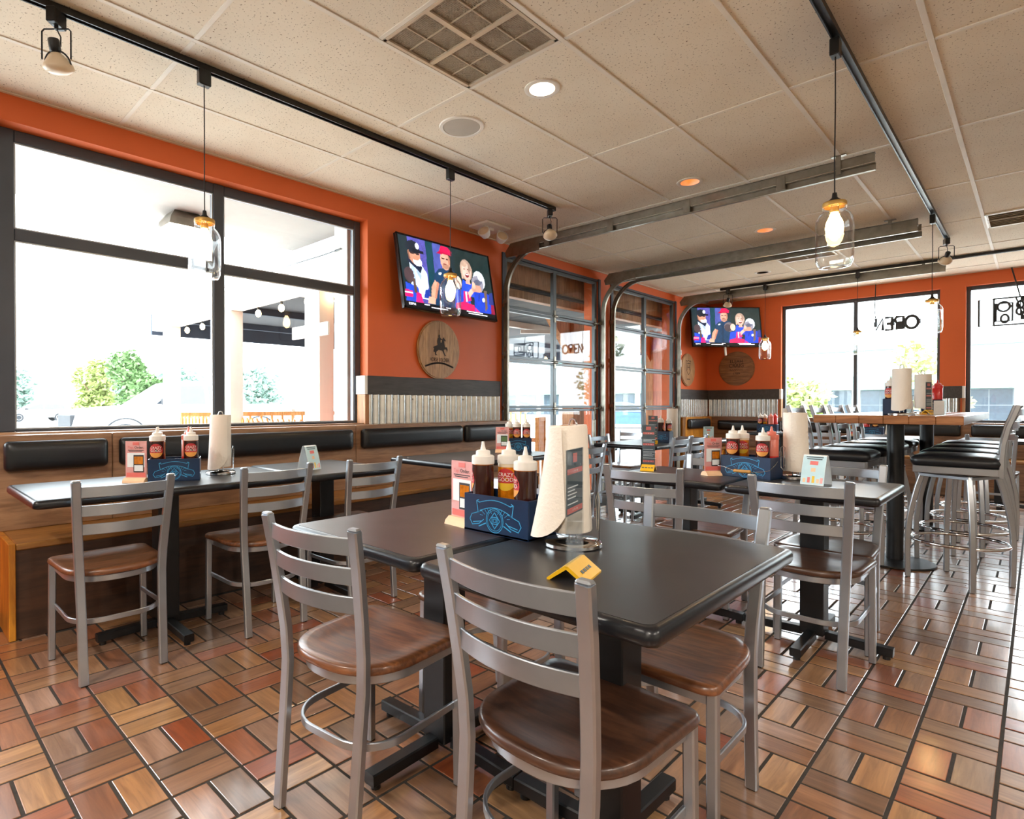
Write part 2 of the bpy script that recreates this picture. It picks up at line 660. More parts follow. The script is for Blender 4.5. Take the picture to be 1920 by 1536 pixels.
M = dict(
    orange=mat('orange_paint', '#d46430', 0.55, var=0.05, vscale=1.5, bump=0.12, bscale=240, spec=0.4),
    tile=tile_mat('floor_tile_glaze', False), tile_far=tile_mat('floor_tile_glaze_far', True),
    grout=mat('dark_grout', '#39342f', 0.9, var=0.2, vscale=30),
    ceil=ceiling_mat(), tee=mat('ceiling_tee_white', '#e6ddcf', 0.6, var=0.04),
    silver=mat('silver_powder_coat', '#b3b9c1', 0.32, 0.88, var=0.06, vscale=9, bump=0.05, bscale=300),
    chrome=mat('chrome', '#d8d8d8', 0.1, 1.0, var=0.02),
    galv=mat('galvanised_steel', '#8f8a7f', 0.38, 0.85, var=0.18, vscale=14, rvar=0.1),
    corr=mat('corrugated_galvanised', '#c3c4c3', 0.22, 1.0, var=0.1, vscale=5, rvar=0.06, stretch=(1, 1, 4)),
    seat=wood('walnut_seat', '#331d13', '#593825', 0.38, 'x', 1.0, coat=0.5, wear=0.08),
    seat_warm=wood('walnut_seat_warm', '#56331f', '#925c38', 0.38, 'x', 1.0, coat=0.5, wear=0.08),
    top=mat('black_laminate', '#232224', 0.36, var=0.08, vscale=3, rvar=0.03, spec=0.85),
    top_brown=mat('worn_brown_laminate', '#35292b', 0.36, var=0.10, vscale=3, rvar=0.04, spec=0.85),
    rim=mat('black_vinyl_edge', '#15171c', 0.3, var=0.15),
    black=mat('black_metal', '#0f1114', 0.38, var=0.2, vscale=12, spec=0.5),
    track=mat('track_black', '#131517', 0.35, var=0.1),
    vinyl=mat('black_vinyl', '#12161b', 0.36, var=0.15, vscale=7, bump=0.08, bscale=160),
    booth=wood('booth_maple_stain', '#86634a', '#b08a69', 0.42, 'y', 0.5),
    booth_x=wood('booth_maple_stain_x', '#7a5840', '#a57c5c', 0.42, 'x', 0.5),
    booth_dark=wood('booth_base_dark', '#3a261a', '#533625', 0.5, 'y', 0.5),
    soffit=mat('soffit_paint', '#a9a6a1', 0.7, var=0.04),
    booth_gold=wood('booth_end_golden', '#a8641a', '#d9942f', 0.38, 'z', 0.5, coat=0.2),
    honey=wood('honey_seat_board', '#8a5a2c', '#b98646', 0.35, 'y', 0.5, coat=0.15),
    honey_x=wood('honey_seat_board_x', '#8a5a2c', '#b98646', 0.35, 'x', 0.5, coat=0.15),
    pub=wood('butcher_block', '#8a5733', '#b67a4c', 0.25, 'x', 0.6, coat=0.3),
    barrel=wood('barrel_head', '#9a7048', '#c79c6b', 0.5, 'z', 0.8),
    barrel_d=wood('barrel_head_dark', '#7d5433', '#a8774c', 0.5, 'x', 0.8),
    burn=mat('branded_black', '#2c1b10', 0.7),
    dado=wood('grey_rail_board', '#3b3736', '#4b4644', 0.6, 'y', 0.6),
    frame=mat('dark_bronze_aluminium', '#434852', 0.42, 0.25, var=0.06),
    bead=mat('light_glazing_bead', '#b4bac0', 0.35, 0.3, var=0.04),
    frame_g=mat('grey_aluminium', '#5c6266', 0.38, 0.45, var=0.06),
    glass=thin_glass('window_glass', (0.96, 0.98, 0.98), 0.9),
    glass_d=thin_glass('door_glass', (0.93, 0.96, 0.96), 1.0),
    jar=thin_glass('jar_glass', (0.97, 0.98, 0.98), 1.0, edge=True),
    acrylic=thin_glass('clear_acrylic', (0.93, 0.95, 0.96), 1.0),
    jar_lid=mat('zinc_lid', '#c9a25c', 0.4, 0.8),
    bulb=emis('warm_filament', '#ffd08a', 30.0),
    bulb_s=emis('string_bulb', '#ffd9a0', 14.0),
    down=emis('downlight_lens', '#ffe3bd', 7.0),
    down_w=emis('downlight_warm', '#ff7d1e', 2.2),
    trimw=mat('white_trim', '#e9e4da', 0.4, var=0.03),
    speaker=mat('speaker_grille', '#b9b2a6', 0.6, var=0.06, bump=0.3, bscale=700),
    lens=mat('frosted_bulb', '#d9c4a8', 0.3, var=0.05),
    vent=mat('vent_metal', '#cbbba4', 0.5, 0.2, var=0.08), vent_dark=mat('vent_dark', '#2b231d', 0.9),
    vent_bar=mat('vent_screen', '#b9aa96', 0.6, 0.1),
    tvblack=mat('tv_bezel', '#0d0e11', 0.25), tv=screen_mat(),
    white=mat('white_plastic', '#e8e6e2', 0.45, var=0.03), whitemark=emis('screen_white', '#f2f4ff', 0.65),
    navy=mat('navy_caddy', '#0e2a4c', 0.3, var=0.15, vscale=14), cyan=mat('light_blue_print', '#3aa2d8', 0.5),
    wire=mat('wire_steel', '#b7b7b5', 0.22, 1.0), grip=wood('turned_grip', '#c58a3c', '#e4ae62', 0.4, 'x', 3),
    sauce=mat('dark_barbecue_sauce', '#3a1c16', 0.2, var=0.1, coat=0.3), amber=mat('amber_sauce', '#c87412', 0.2, var=0.35, vscale=55, coat=0.3),
    haze=mat('bottle_haze', '#d9c6a8', 0.3, var=0.05), ketchup=mat('ketchup_red', '#d8201c', 0.3, var=0.05, coat=0.3),
    pinkb=mat('pink_sauce', '#e07a68', 0.3, var=0.1), cap=mat('squeeze_cap_white', '#ece7e0', 0.45, var=0.03), capt=mat('nozzle_amber', '#d79a4e', 0.4),
    red=mat('label_red', '#c02a2e', 0.5), orange_l=mat('label_orange', '#eaa04a', 0.5), yellow_l=mat('label_yellow', '#e9bf2c', 0.5), wlet=mat('label_white', '#f6efe8', 0.5),
    paper=mat('paper_towel', '#efe6da', 0.9, var=0.03, bump=0.9, bscale=85, spec=0.1),
    yellow=mat('yellow_plastic', '#e8b41c', 0.35), pink=mat('pink_print', '#f0a9a4', 0.5), pinkd=mat('coral_print', '#e8766e', 0.5),
    slate=mat('slate_print', '#4d585e', 0.45), card=mat('pale_blue_card', '#c4e0e6', 0.6), cardw=mat('white_card', '#eef2f6', 0.6), dark=mat('dark_print', '#2a2426', 0.6),
    peach=mat('peach_print', '#f3c9a0', 0.6), timber=wood('cedar_post', '#9c6a45', '#c89266', 0.6, 'z', 0.5), timber_w=mat('white_painted_timber', '#cbc7c0', 0.6, var=0.05, vscale=3, stretch=(4, 4, .4)),
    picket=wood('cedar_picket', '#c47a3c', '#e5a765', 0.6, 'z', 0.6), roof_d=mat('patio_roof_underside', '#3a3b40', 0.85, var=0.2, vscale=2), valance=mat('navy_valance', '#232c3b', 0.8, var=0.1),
    asphalt=mat('pale_asphalt', '#c6c5c1', 0.9, var=0.12, vscale=2), slab=mat('concrete_patio', '#cfccc5', 0.9, var=0.1, vscale=2),
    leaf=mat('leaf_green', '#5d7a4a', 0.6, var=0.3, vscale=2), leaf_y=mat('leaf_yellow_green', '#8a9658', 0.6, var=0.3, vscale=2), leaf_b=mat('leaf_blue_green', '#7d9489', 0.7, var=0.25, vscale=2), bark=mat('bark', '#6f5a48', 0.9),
    carw=mat('white_car_paint', '#d9dcde', 0.25, var=0.02, coat=0.5), carb=mat('blue_car_paint', '#2c4f86', 0.25, coat=0.5), carg=mat('silver_car_paint', '#9ba3a6', 0.3, 0.4, coat=0.5), carglass=mat('car_glass', '#2b323a', 0.08, coat=0.5), tyre=mat('tyre', '#22252a', 0.8), hub=mat('alloy', '#b5b8ba', 0.3, 0.6),
    bldg=mat('pale_facade', '#d8d6d0', 0.8, var=0.03), teal=mat('teal_fascia', '#5f9c94', 0.6), bwin=mat('storefront_glass', '#33414c', 0.15),
    neon=mat('unlit_neon_tube', '#22262e', 0.4), hydrant=mat('hydrant_red', '#d0402c', 0.5), plain=mat('beige_paint', '#ddd3c2', 0.7, var=0.03), rail=wood('weathered_boards', '#7d7468', '#a59b8c', 0.8, 'y', 0.5),
    stoolm=mat('satin_steel', '#a3a5a9', 0.3, 0.85, var=0.05),
)
# ---------------------------------------------------------------- floor: basket-weave tiles, each its own object where it shows
WX, FY, CZ = -4.0, 10.1, 2.85          # window wall, far wall, ceiling
floor = tag(G().box(-4.3, 4.6, -3.6, 10.3, -0.25, -0.0024).build('floor', M['grout'], smooth=0), 'tiled floor of the dining room with dark grout joints', kind='structure')
PX, PY, OX, OY, JT = 0.2110, 0.2107, -0.2916, 0.3956, 0.0104
PAL = ['#b98d66', '#a87752', '#8f6b50', '#c69a6c', '#ab6a48', '#94745c', '#ad7f5e', '#a06a48', '#b8927a', '#9b7a5e', '#bb8a5c', '#a8744f', '#a08068', '#b08660']
PAL = [tuple(x * k for x, k in zip(lin(c), (.88, .87, .88))) for c in PAL]


def tile_geo(g, L, W, M_=None, col=None):
    h, b = 0.0, 0.0016
    x, y = L / 2, W / 2
    vs = [(-x, -y, -.008), (x, -y, -.008), (x, y, -.008), (-x, y, -.008), (-x, -y, -b * .6), (x, -y, -b * .6), (x, y, -b * .6), (-x, y, -b * .6), (-x + b, -y + b, 0), (x - b, -y + b, 0), (x - b, y - b, 0), (-x + b, y - b, 0)]
    fs = [(8, 9, 10, 11)] + [(4 + k, 4 + (k + 1) % 4, 8 + (k + 1) % 4, 8 + k) for k in range(4)] + [(k, (k + 1) % 4, 4 + (k + 1) % 4, 4 + k) for k in range(4)]
    u0, w0 = rnd.uniform(0, 40), rnd.uniform(0, 40)
    if g.uv is None:
        g.uv = []
    for f in fs:
        for i in f:
            g.uv.append((vs[i][0] + u0, vs[i][1] + w0))
    g.add(vs, fs, M_, col)


def tile_color(i, j, s):
    r = random.Random(i * 7919 + j * 104729 + s * 31)
    c = PAL[r.randrange(len(PAL))]
    if r.random() < 0.06:
        c = lin('#9c5230')
    k = r.uniform(0.85, 1.12)
    return tuple(min(1, x * k) for x in c)


tiles = []
for i in range(-16, 8):
    for j in range(-3, 44):
        x0, y0 = OX + i * PX, OY + j * PY
        cx, cy = x0 + PX / 2, y0 + PY / 2
        if cx < -3.46 and cy > 0.55 or cx < -4.0 or cx > 1.3 or cy > 9.55:
            continue
        horiz = (i + j) % 2 == 0
        for s in (-1, 1):
            if horiz:
                p = (cx, cy + s * PY / 4, 0)
            else:
                p = (cx + s * PX / 4, cy, 90)
            d = Vector((p[0], p[1], -1.14))
            z = d.dot(fw)
            vis = z > 0.3
            if vis:
                px = 850 + 1092 * d.dot(rt) / z
                py = 768 - 1092 * d.dot(up) / z
                vis = -60 < px < 1980 and py < 1600
            tiles.append((z if vis else 99, p, tile_color(i, j, s)))
tiles.sort(key=lambda t: t[0])
variants = []
for k in range(8):
    g = G()
    tile_geo(g, PX - JT, PY / 2 - JT)
    o = g.build('floor_tile', M['tile'], floor, smooth=0)
    variants.append(o)
far_g = G()
for n, (z, p, c) in enumerate(tiles):
    if n < 300:
        if n < 8:
            o = variants[n]
        else:
            o = variants[n % 8].copy()
            COL.objects.link(o)
            o.parent = floor
        o.location = (p[0], p[1], rnd.uniform(-.0004, .0004))
        o.rotation_euler = (0, 0, R(p[2] + (180 if rnd.random() < .5 else 0)))
        o.color = (*c, 1)
    else:
        tile_geo(far_g, PX - JT, PY / 2 - JT, Tm(p[0], p[1], rnd.uniform(-.0004, .0004), R(p[2])), c)
far_g.build('floor_tiles', M['tile_far'], floor, smooth=0, kind='stuff', colattr=True)

# ---------------------------------------------------------------- ceiling grid
ceiling = tag(G().box(-4.3, 4.6, -3.6, 10.3, 2.985, 3.12).build('ceiling', M['ceil'], smooth=0), 'suspended ceiling of speckled beige acoustic tiles in a white grid', kind='structure')
TX0, TXP, TY0, TYP = -0.363, 0.6096, 3.5215, 1.2207
HOLES = [(-1.905, 2.577), (-1.897, 4.455), (-1.897, 6.20), (-2.522, 8.161)]
ct = G().box(-TXP / 2 + .004, TXP / 2 - .004, -TYP / 2 + .004, TYP / 2 - .004, 2.852, 2.868).build('ceiling_tile', M['ceil'], ceiling, smooth=0)
first = True


def ceil_tile(x0, x1, y0, y1):
    global first
    sx, sy = (x1 - x0 - .008) / (TXP - .008), (y1 - y0 - .008) / (TYP - .008)
    if first:
        o = ct
        first = False
    else:
        o = ct.copy()
        COL.objects.link(o)
        o.parent = ceiling
    o.location = ((x0 + x1) / 2, (y0 + y1) / 2, rnd.uniform(-.0006, .0006))
    o.scale = (sx, sy, 1)


def tile_with_hole(x0, x1, y0, y1, hx, hy, r=0.074):
    # four strips round a square hole with a circular rim hidden by the lamp trim
    g = G()
    a = 0.004
    for (u0, u1, w0, w1) in ((x0 + a, hx - r, y0 + a, y1 - a), (hx + r, x1 - a, y0 + a, y1 - a), (hx - r, hx + r, y0 + a, hy - r), (hx - r, hx + r, hy + r, y1 - a)):
        g.box(u0, u1, w0, w1, 2.852, 2.868)
    n = 24
    ring_i = [(hx + r * math.cos(2 * PI * k / n), hy + r * math.sin(2 * PI * k / n), 2.852) for k in range(n)]
    ring_o = []
    for k in range(n):
        c, s = math.cos(2 * PI * k / n), math.sin(2 * PI * k / n)
        q = r / max(abs(c), abs(s))
        ring_o.append((hx + q * c, hy + q * s, 2.852))
    g.add(ring_o + ring_i, [(k, (k + 1) % n, n + (k + 1) % n, n + k) for k in range(n)])
    g.build('ceiling_tile', M['ceil'], ceiling, smooth=0)


xs = [TX0 + TXP * k for k in range(-5, 4)]
xb = [-4.0] + xs
yb = [TY0 + TYP * k for k in range(-4, 6)] + [10.1]
VENT = (TX0 - 3 * TXP, TX0 - 2 * TXP, 1.69, 2.3008)
for a in range(len(xb) - 1):
    for b in range(len(yb) - 1):
        x0, x1, y0, y1 = xb[a], xb[a + 1], yb[b], yb[b + 1]
        if abs(x0 - VENT[0]) < .01 and y0 < 2.0 < y1:
            ceil_tile(x0, x1, y0, VENT[2])
            continue
        h = [q for q in HOLES if x0 < q[0] < x1 and y0 < q[1] < y1]
        if h:
            tile_with_hole(x0, x1, y0, y1, *h[0])
        else:
            ceil_tile(x0, x1, y0, y1)
for x in xs:
    G().box(x - .012, x + .012, yb[0], 10.1, 2.8465, 2.853, .001).build('ceiling_tee', M['tee'], ceiling, smooth=0)
for b in range(1, len(yb) - 1):
    for a in range(len(xb) - 1):
        G().box(xb[a] + .013, xb[a + 1] - .013, yb[b] - .011, yb[b] + .011, 2.8472, 2.853, .001).build('ceiling_tee', M['tee'], ceiling, smooth=0)
G().box(VENT[0] + .013, VENT[1] - .013, VENT[2] - .011, VENT[2] + .011, 2.8472, 2.853, .001).build('ceiling_tee', M['tee'], ceiling, smooth=0)
G().box(-4.0, -3.978, -1.4, 10.1, 2.8445, 2.8505).build('trim_left', M['plain'], ceiling, smooth=0)
G().box(-4.0, 1.5, 10.078, 10.1, 2.8445, 2.8505).build('trim_far', M['plain'], ceiling, smooth=0)

# ---------------------------------------------------------------- walls
def wall(name, label, boxes, m):
    g = G()
    for b in boxes:
        g.box(*b)
    return tag(g.build(name, m, smooth=0), label, kind='structure')


W1 = (-1.65, 2.965, 0.985, 2.70)      # left window opening: y0,y1,z0,z1
D1 = (4.76, 6.60, 0.0, 2.745)
D2 = (6.97, 8.84, 0.0, 2.745)
wl = wall('wall_left', 'orange painted wall with the big window and two glazed roll-up doors', [
    (-4.2, -4.0, -3.6, W1[0], 0, 2.985), (-4.2, -4.0, W1[0], W1[1], 0, W1[2] - .01), (-4.2, -4.0, W1[0], W1[1], W1[3], 2.985),
    (-4.2, -4.0, W1[1], D1[0], 0, 2.985), (-4.2, -4.0, D1[0], D1[1], D1[3], 2.985), (-4.2, -4.0, D1[1], D2[0], 0, 2.985),
    (-4.2, -4.0, D2[0], D2[1], D2[3], 2.985), (-4.2, -4.0, D2[1], 10.3, 0, 2.985)], M['orange'])
F1 = (-2.85, -0.93, 0.90, 2.685)
F2 = (-0.67, 1.75, 0.90, 2.685)
wf = wall('wall_far', 'orange painted far wall with two wide windows', [
    (-4.0, F1[0], 10.1, 10.3, 0, 2.985), (F1[0], F1[1], 10.1, 10.3, 0, F1[2]), (F1[0], F1[1], 10.1, 10.3, F1[3], 2.985),
    (F1[1], F2[0], 10.1, 10.3, 0, 2.985), (F2[0], F2[1], 10.1, 10.3, 0, F2[2]), (F2[0], F2[1], 10.1, 10.3, F2[3], 2.985), (F2[1], 4.6, 10.1, 10.3, 0, 2.985)], M['orange'])
wall('wall_right', 'plain beige wall of the room, out of view', [(4.5, 4.6, -3.6, 10.3, 0, 2.985)], M['plain'])
wall('wall_near', 'plain beige wall of the room, out of view', [(-4.2, 4.6, -3.6, -3.5, 0, 2.985)], M['plain'])


def corrugated(name, parent, axis, a0, a1, z0, z1, off, amp=0.015, pitch=0.072):
    """corrugated sheet: axis 'y' lies on the left wall, 'x' on the far wall"""
    g = G()
    n = int((a1 - a0) / pitch * 10)
    vs = []
    for k in range(n + 1):
        a = a0 + (a1 - a0) * k / n
        d = off + amp * (1 + math.sin(2 * PI * (a - a0) / pitch))
        for z in (z0, z1):
            vs.append((-4.0 + d, a, z) if axis == 'y' else (a, 10.1 - d, z))
    fs = [(2 * k, 2 * k + 2, 2 * k + 3, 2 * k + 1) for k in range(n)]
    if axis == 'x':
        fs = [f[::-1] for f in fs]
    g.add(vs, fs)
    return g.build(name, M['corr'], parent, smooth=60)


def rail_y(y0, y1):
    return G().box(-4.0, -3.972, y0, y1, 1.225, 1.385, .003)


rail_y(2.945, 4.66).build('rail_board', M['dado'], wl)
G().box(-4.10, -3.973, 2.915, 2.9445, 1.228, 1.384, .002).build('rail_return', M['white'], wl)
corrugated('corrugated_panel', wl, 'y', 2.965, 4.66, 0.96, 1.226, .002)
G().box(-4.10, -3.982, 2.925, 2.9645, 0.975, 1.227, .002).build('edge_board', M['timber'], wl)
g = G()
for k in range(8):
    y = 3.0 + k * .22
    for z in (1.19,):
        g.lathe([(.006, 0), (.006, .003), (.002, .006)], 8, Tm(-3.976, y, z, 0, 0, R(90)))
g.build('panel_screws', M['galv'], wl)
rail_y(8.90, 10.1).build('rail_board', M['dado'], wl)
corrugated('corrugated_panel', wl, 'y', 8.90, 10.1, 0.93, 1.226, .002)
for (x0, x1) in ((-3.97, -2.87), (-0.925, -0.70), (1.80, 4.4)):
    G().box(x0, x1, 10.072, 10.1, 1.225, 1.385, .003).build('rail_board', M['dado'], wf)
    corrugated('corrugated_panel', wf, 'x', x0 + .01, x1 - .02, 0.88, 1.226, .002)
for x in (-2.868, -0.7):
    G().box(x, x + .03, 10.075, 10.19, 1.228, 1.384, .002).build('rail_return', M['white'], wf)
    G().box(x, x + .03, 10.08, 10.19, .90, 1.227, .002).build('edge_board', M['timber'], wf)

# ---------------------------------------------------------------- window_1 (left) and far windows
def frame_bar(parent, b, m='frame', name='window_frame'):
    return G().box(*b, .004).build(name, M[m], parent)


w1 = tag(bpy.data.objects.new('window_1', None), 'large dark framed window behind the booth, looking onto the parking lot', kind='structure')
COL.objects.link(w1)
XF0, XF1 = -4.17, -4.105
for (ya, yb_) in ((-1.65, -1.58), (-0.62, -0.54), (.36, .575), (1.708, 1.783), (2.905, 2.965)):
    frame_bar(w1, (XF0, XF1, ya, yb_, .985, 2.70))
for (za, zb) in ((2.632, 2.70), (2.075, 2.143), (.985, 1.0)):
    for (ya, yb_) in ((-1.58, -.62), (-.54, .36), (.575, 1.708), (1.783, 2.905)):
        frame_bar(w1, (XF0 + .004, XF1 - .004, ya, yb_, za, zb), name='window_rail')
for (ya, yb_) in ((-1.58, -.62), (-.54, .36), (.575, 1.708), (1.783, 2.905)):
    for (za, zb) in ((1.0, 2.075), (2.143, 2.632)):
        G().box(-4.140, -4.134, ya, yb_, za, zb).build('window_pane', M['glass'], w1, smooth=0)
        for (q, r_) in ((ya, ya + .008), (yb_ - .008, yb_)):
            G().box(-4.134, -4.118, q, r_, za + .008, zb - .008).build('glazing_bead', M['bead'], w1, smooth=0)
        for (q, r_) in ((za, za + .008), (zb - .008, zb)):
            G().box(-4.134, -4.118, ya, yb_, q, r_).build('glazing_bead', M['bead'], w1, smooth=0)
G().box(-4.14, -3.995, -1.65, 2.965, .962, .985, .003).build('window_sill', M['booth'], w1)


def far_window(n, F, muls, label):
    w = tag(bpy.data.objects.new('window_%d' % n, None), label, kind='structure')
    COL.objects.link(w)
    x0, x1, z0, z1 = F
    vb = [(x0, x0 + .045)] + [(m - .023, m + .023) for m in muls] + [(x1 - .035, x1)]
    for a, b in vb:
        frame_bar(w, (a, b, 10.17, 10.24, z0, z1))
    for k in range(len(vb) - 1):
        a, b = vb[k][1], vb[k + 1][0]
        for (za, zb) in ((z1 - .05, z1), (z0, z0 + .04)):
            frame_bar(w, (a, b, 10.174, 10.236, za, zb), name='window_rail')
        G().box(a, b, 10.20, 10.206, z0 + .04, z1 - .05).build('window_pane', M['glass'], w, smooth=0)
    G().box(x0, x1, 10.09, 10.17, z0 - .012, z0 + .003, .003).build('window_sill', M['booth_x'], w)
    return w


far_window(2, F1, [-1.888], 'two-pane window in the far wall with the open sign')
far_window(3, F2, [0.55], 'wide window at the end of the far wall with a neon sign')

# ---------------------------------------------------------------- sectional glass doors
def garage_door(n, D, label):
    d = tag(bpy.data.objects.new('door_%d' % n, None), label, kind='structure')
    COL.objects.link(d)
    y0, y1 = D[0], D[1]
    ym = (y0 + y1) / 2
    hh = 0.541
    zb = 0.0
    jamb = .10
    g = G()
    for k in range(5):
        za, zc = 0.012 + k * hh, 0.012 + (k + 1) * hh
        s = tag(G().box(-4.055, -4.01, y0, y0 + .05, za + .003, zc - .003, .003).build('door_section', M['frame_g'], d))
        sub = G()
        sub.box(-4.055, -4.01, y1 - .05, y1, za + .003, zc - .003, .003)
        sub.box(-4.055, -4.01, ym - .032, ym + .032, za + .003, zc - .003, .003)
        sub.box(-4.055, -4.012, y0 + .05, y1 - .05, za + .003, za + .033, .003)
        sub.box(-4.055, -4.012, y0 + .05, y1 - .05, zc - .033, zc - .003, .003)
        sub.build('section_frame', M['frame_g'], s)
        for (ya, yb_) in ((y0 + .05, ym - .032), (ym + .032, y1 - .05)):
            G().box(-4.036, -4.031, ya, yb_, za + .033, zc - .033).build('door_pane', M['glass_d'], s, smooth=0)
        if k < 4:
            for y in (y0 + .03, ym, y1 - .03):
                h = G()
                h.box(-4.012, -4.004, y - .018, y + .018, zc - .07, zc + .07, .002)
                h.cyl((-3.998, y - .03, zc), (-3.998, y + .03, zc), .016, n=10)
                h.build('hinge', M['galv'], s)
                if y != ym:
                    e = -1 if y < ym else 1
                    r = G().cyl((-3.985, y + e * .02, zc + .01), (-3.985, y + e * .075, zc + .01), .006, n=8)
                    r.cyl((-3.985, y + e * .05, zc + .01), (-3.985, y + e * .085, zc + .01), .022, n=12)
                    r.build('roller', M['galv'], s)
    G().box(-4.06, -3.995, y0, y1, 2.716, 2.745, .003).build('door_header', M['frame'], d)
    # low lock bar near the jamb
    h = G().box(-4.0, -3.975, y1 - .12, y1 - .07, .60, .95, .005)
    h.cyl((-3.985, y1 - .095, .95), (-3.985, y1 - .095, 1.12), .008)
    h.build('lock_bar', M['galv'], d)
    return d


garage_door(1, D1, 'glazed roll-up door beside the television, grey frame')
garage_door(2, D2, 'glazed roll-up door nearer the far corner, grey frame')
for (y, e) in ((D1[0] - .005, -1), (D1[1] + .005, 1), (D2[0] - .005, -1), (D2[1] + .005, 1)):
    tag(G().box(-4.03, -3.985, y - (.05 if e < 0 else 0), y + (.05 if e > 0 else 0), 0, 2.75, .003).build('trim_%d' % (1 + [D1[0] - .005, D1[1] + .005, D2[0] - .005, D2[1] + .005].index(y)), M['frame'], smooth=0), 'dark vertical jamb trim of a roll-up door', kind='structure')


def door_track(y, side, label, slots):
    """one steel track: up the jamb, round the bend and out under the ceiling"""
    t = thing('door_track', label, 'door track', (-3.95, y, 0.0), group='roll-up door tracks')
    rr = .40
    xe = 3.95 - .77
    zc = 2.725
    path = [(0, 0, .02 + .0)] + [(0, 0, z) for z in (.6, 1.2, 1.8)] + [(rr - rr * math.cos(R(a)), 0, zc - rr + rr * math.sin(R(a))) for a in range(0, 91, 9)] + [(xe * .6, 0, zc), (xe, 0, zc)]
    w, h = .028, .052
    prof = [(-h / 2, -w / 2), (-h / 2, w / 2), (-h / 2 + .006, w / 2), (-h / 2 + .006, -w / 2 + .003), (h / 2 - .006, -w / 2 + .003), (h / 2 - .006, w / 2), (h / 2, w / 2), (h / 2, -w / 2)]
    prof = [(b * -side, a) for a, b in prof]
    # sweep in the xz plane, the mouth of the channel facing the door
    G().sweep(path, prof, upv=(0.02, 0, 1) if False else (1, 0, .001)).build('rail', M['galv'], t, smooth=50) if False else None
    g = G()
    P = [Vector(p) for p in path]
    vs, fs, m = [], [], len(prof)
    for i, p in enumerate(P):
        a = P[max(0, i - 1)]
        c = P[min(len(P) - 1, i + 1)]
        tt = (c - a).normalized()
        nn = Vector((-tt.z, 0, tt.x))
        for (py_, pn) in prof:
            vs.append(p + Vector((0, py_, 0)) + nn * pn)
    for i in range(len(P) - 1):
        for k in range(m):
            l = (k + 1) % m
            fs.append((i * m + k, i * m + l, (i + 1) * m + l, (i + 1) * m + k))
    fs += [tuple(range(m))[::-1], tuple((len(P) - 1) * m + k for k in range(m))]
    g.add(vs, fs)
    g.build('rail', M['galv'], t, smooth=40)
    # upper angle iron with joining plates
    a0 = .28 if slots else .20
    q = G()
    ya = -side * .02
    q.box(a0, xe, ya - .002, ya + .002, zc + .028, zc + .088)
    q.box(a0, xe, ya - .002, ya + side * .03, zc + .084, zc + .088)
    q.build('angle_iron', M['galv'], t, smooth=0)
    for k in range(slots):
        x = a0 + .25 + k * (xe - .4) / max(1, slots)
        p_ = G().box(x - .03, x + .03, ya - .006, ya + .006, zc - .02, zc + .086, .002)
        for dz in (.01, .06):
            p_.lathe([(.006, 0), (.005, .005)], 8, Tm(x, ya + (side * .006), zc + dz, 0, R(-90 * side), 0))
        p_.build('splice_plate', M['galv'], t)
    b = G().box(xe - .22, xe - .19, ya - .012, ya - .008, zc - .01, 2.849, .001)
    b.box(xe - .25, xe - .16, ya - .012, ya + .02, 2.843, 2.848)
    b.build('hanger', M['galv'], t)
    j = G()
    for z in (.5, 1.1, 1.7, 2.2):
        j.box(-.045, .01, -.012, .012, z, z + .05, .002)
    j.build('jamb_bracket', M['galv'], t)
    if slots:
        s = G().prism([(0, 0), (.42, .0), (.42, .14), (.05, .14), (-.02, .06)], -.003, .003, Matrix.Translation((.02, ya, zc - .05)) @ Matrix.Rotation(R(90), 4, 'X'))
        s.build('corner_gusset', M['galv'], t)
    return t


door_track(D1[0] - .035, 1, 'steel door track nearest the television, running out under the ceiling', 4)
door_track(D1[1] + .055, -1, 'steel door track on the near side of the pair between the two roll-up doors', 2)
door_track(D2[0] - .065, 1, 'steel door track on the far side of the pair between the two roll-up doors', 0)
door_track(D2[1] + .055, -1, 'steel door track farthest away, ending in front of the far windows', 2)

# ---------------------------------------------------------------- booths
def pad_geo(g, a0, a1, z0, z1, d, M_):
    """a soft upholstered slab in local coords: a along the wall, d thickness outwards"""
    n = 18
    prof = []
    LL = []
    w, h = (a1 - a0) / 2, (z1 - z0) / 2
    ca, cz = (a0 + a1) / 2, (z0 + z1) / 2

    def rr(sw, sh, r, dd, wob=0):
        out = []
        for (sx, sz, s0) in ((1, 1, 0), (-1, 1, 90), (-1, -1, 180), (1, -1, 270)):
            for k in range(6):
                a = R(s0 + k * 18)
                out.append((ca + sx * (sw - r) + r * math.cos(a), dd, cz + sz * (sh - r) + r * math.sin(a)))
        return out
    for (ins, dd) in ((.006, 0), (0, d * .25), (.0, d * .5), (.006, d * .75), (.022, d * .95), (.05, d)):
        LL.append(rr(w - ins, h - ins, .025, dd))
    g.loops(LL, True, True, M_)


booth = thing('booth_bench', 'long stained wooden booth bench with black back cushions under the left window', 'bench', (-4.0, .455, 0))
BL = 4.20
G().box(.035, .535, .028, BL, .435, .468, .006).build('seat_board', M['honey'], booth)
G().box(.035, .52, .028, BL, 0.002, .435).build('base_panel', M['booth_dark'], booth, smooth=0)
G().box(.035, .537, 0, .028, 0.002, .470, .003).build('end_panel', M['booth_gold'], booth)
for (ya, yb_) in ((.012, .545), (.548, 2.285), (2.288, BL)):
    b_ = G().box(.035, .145, ya, yb_, .468, .975, .004).build('back_panel', M['booth'], booth)
for (ya, yb_) in ((.03, .515), (.575, 2.235), (2.325, 3.475), (3.515, 4.17)):
    g = G()
    pad_geo(g, ya, yb_, .785, .945, .06, Matrix(((0, 1, 0, .146), (1, 0, 0, 0), (0, 0, 1, 0), (0, 0, 0, 1))))
    bmv = g.build('cushion', M['vinyl'], booth, smooth=70)
    bmv.data.flip_normals()

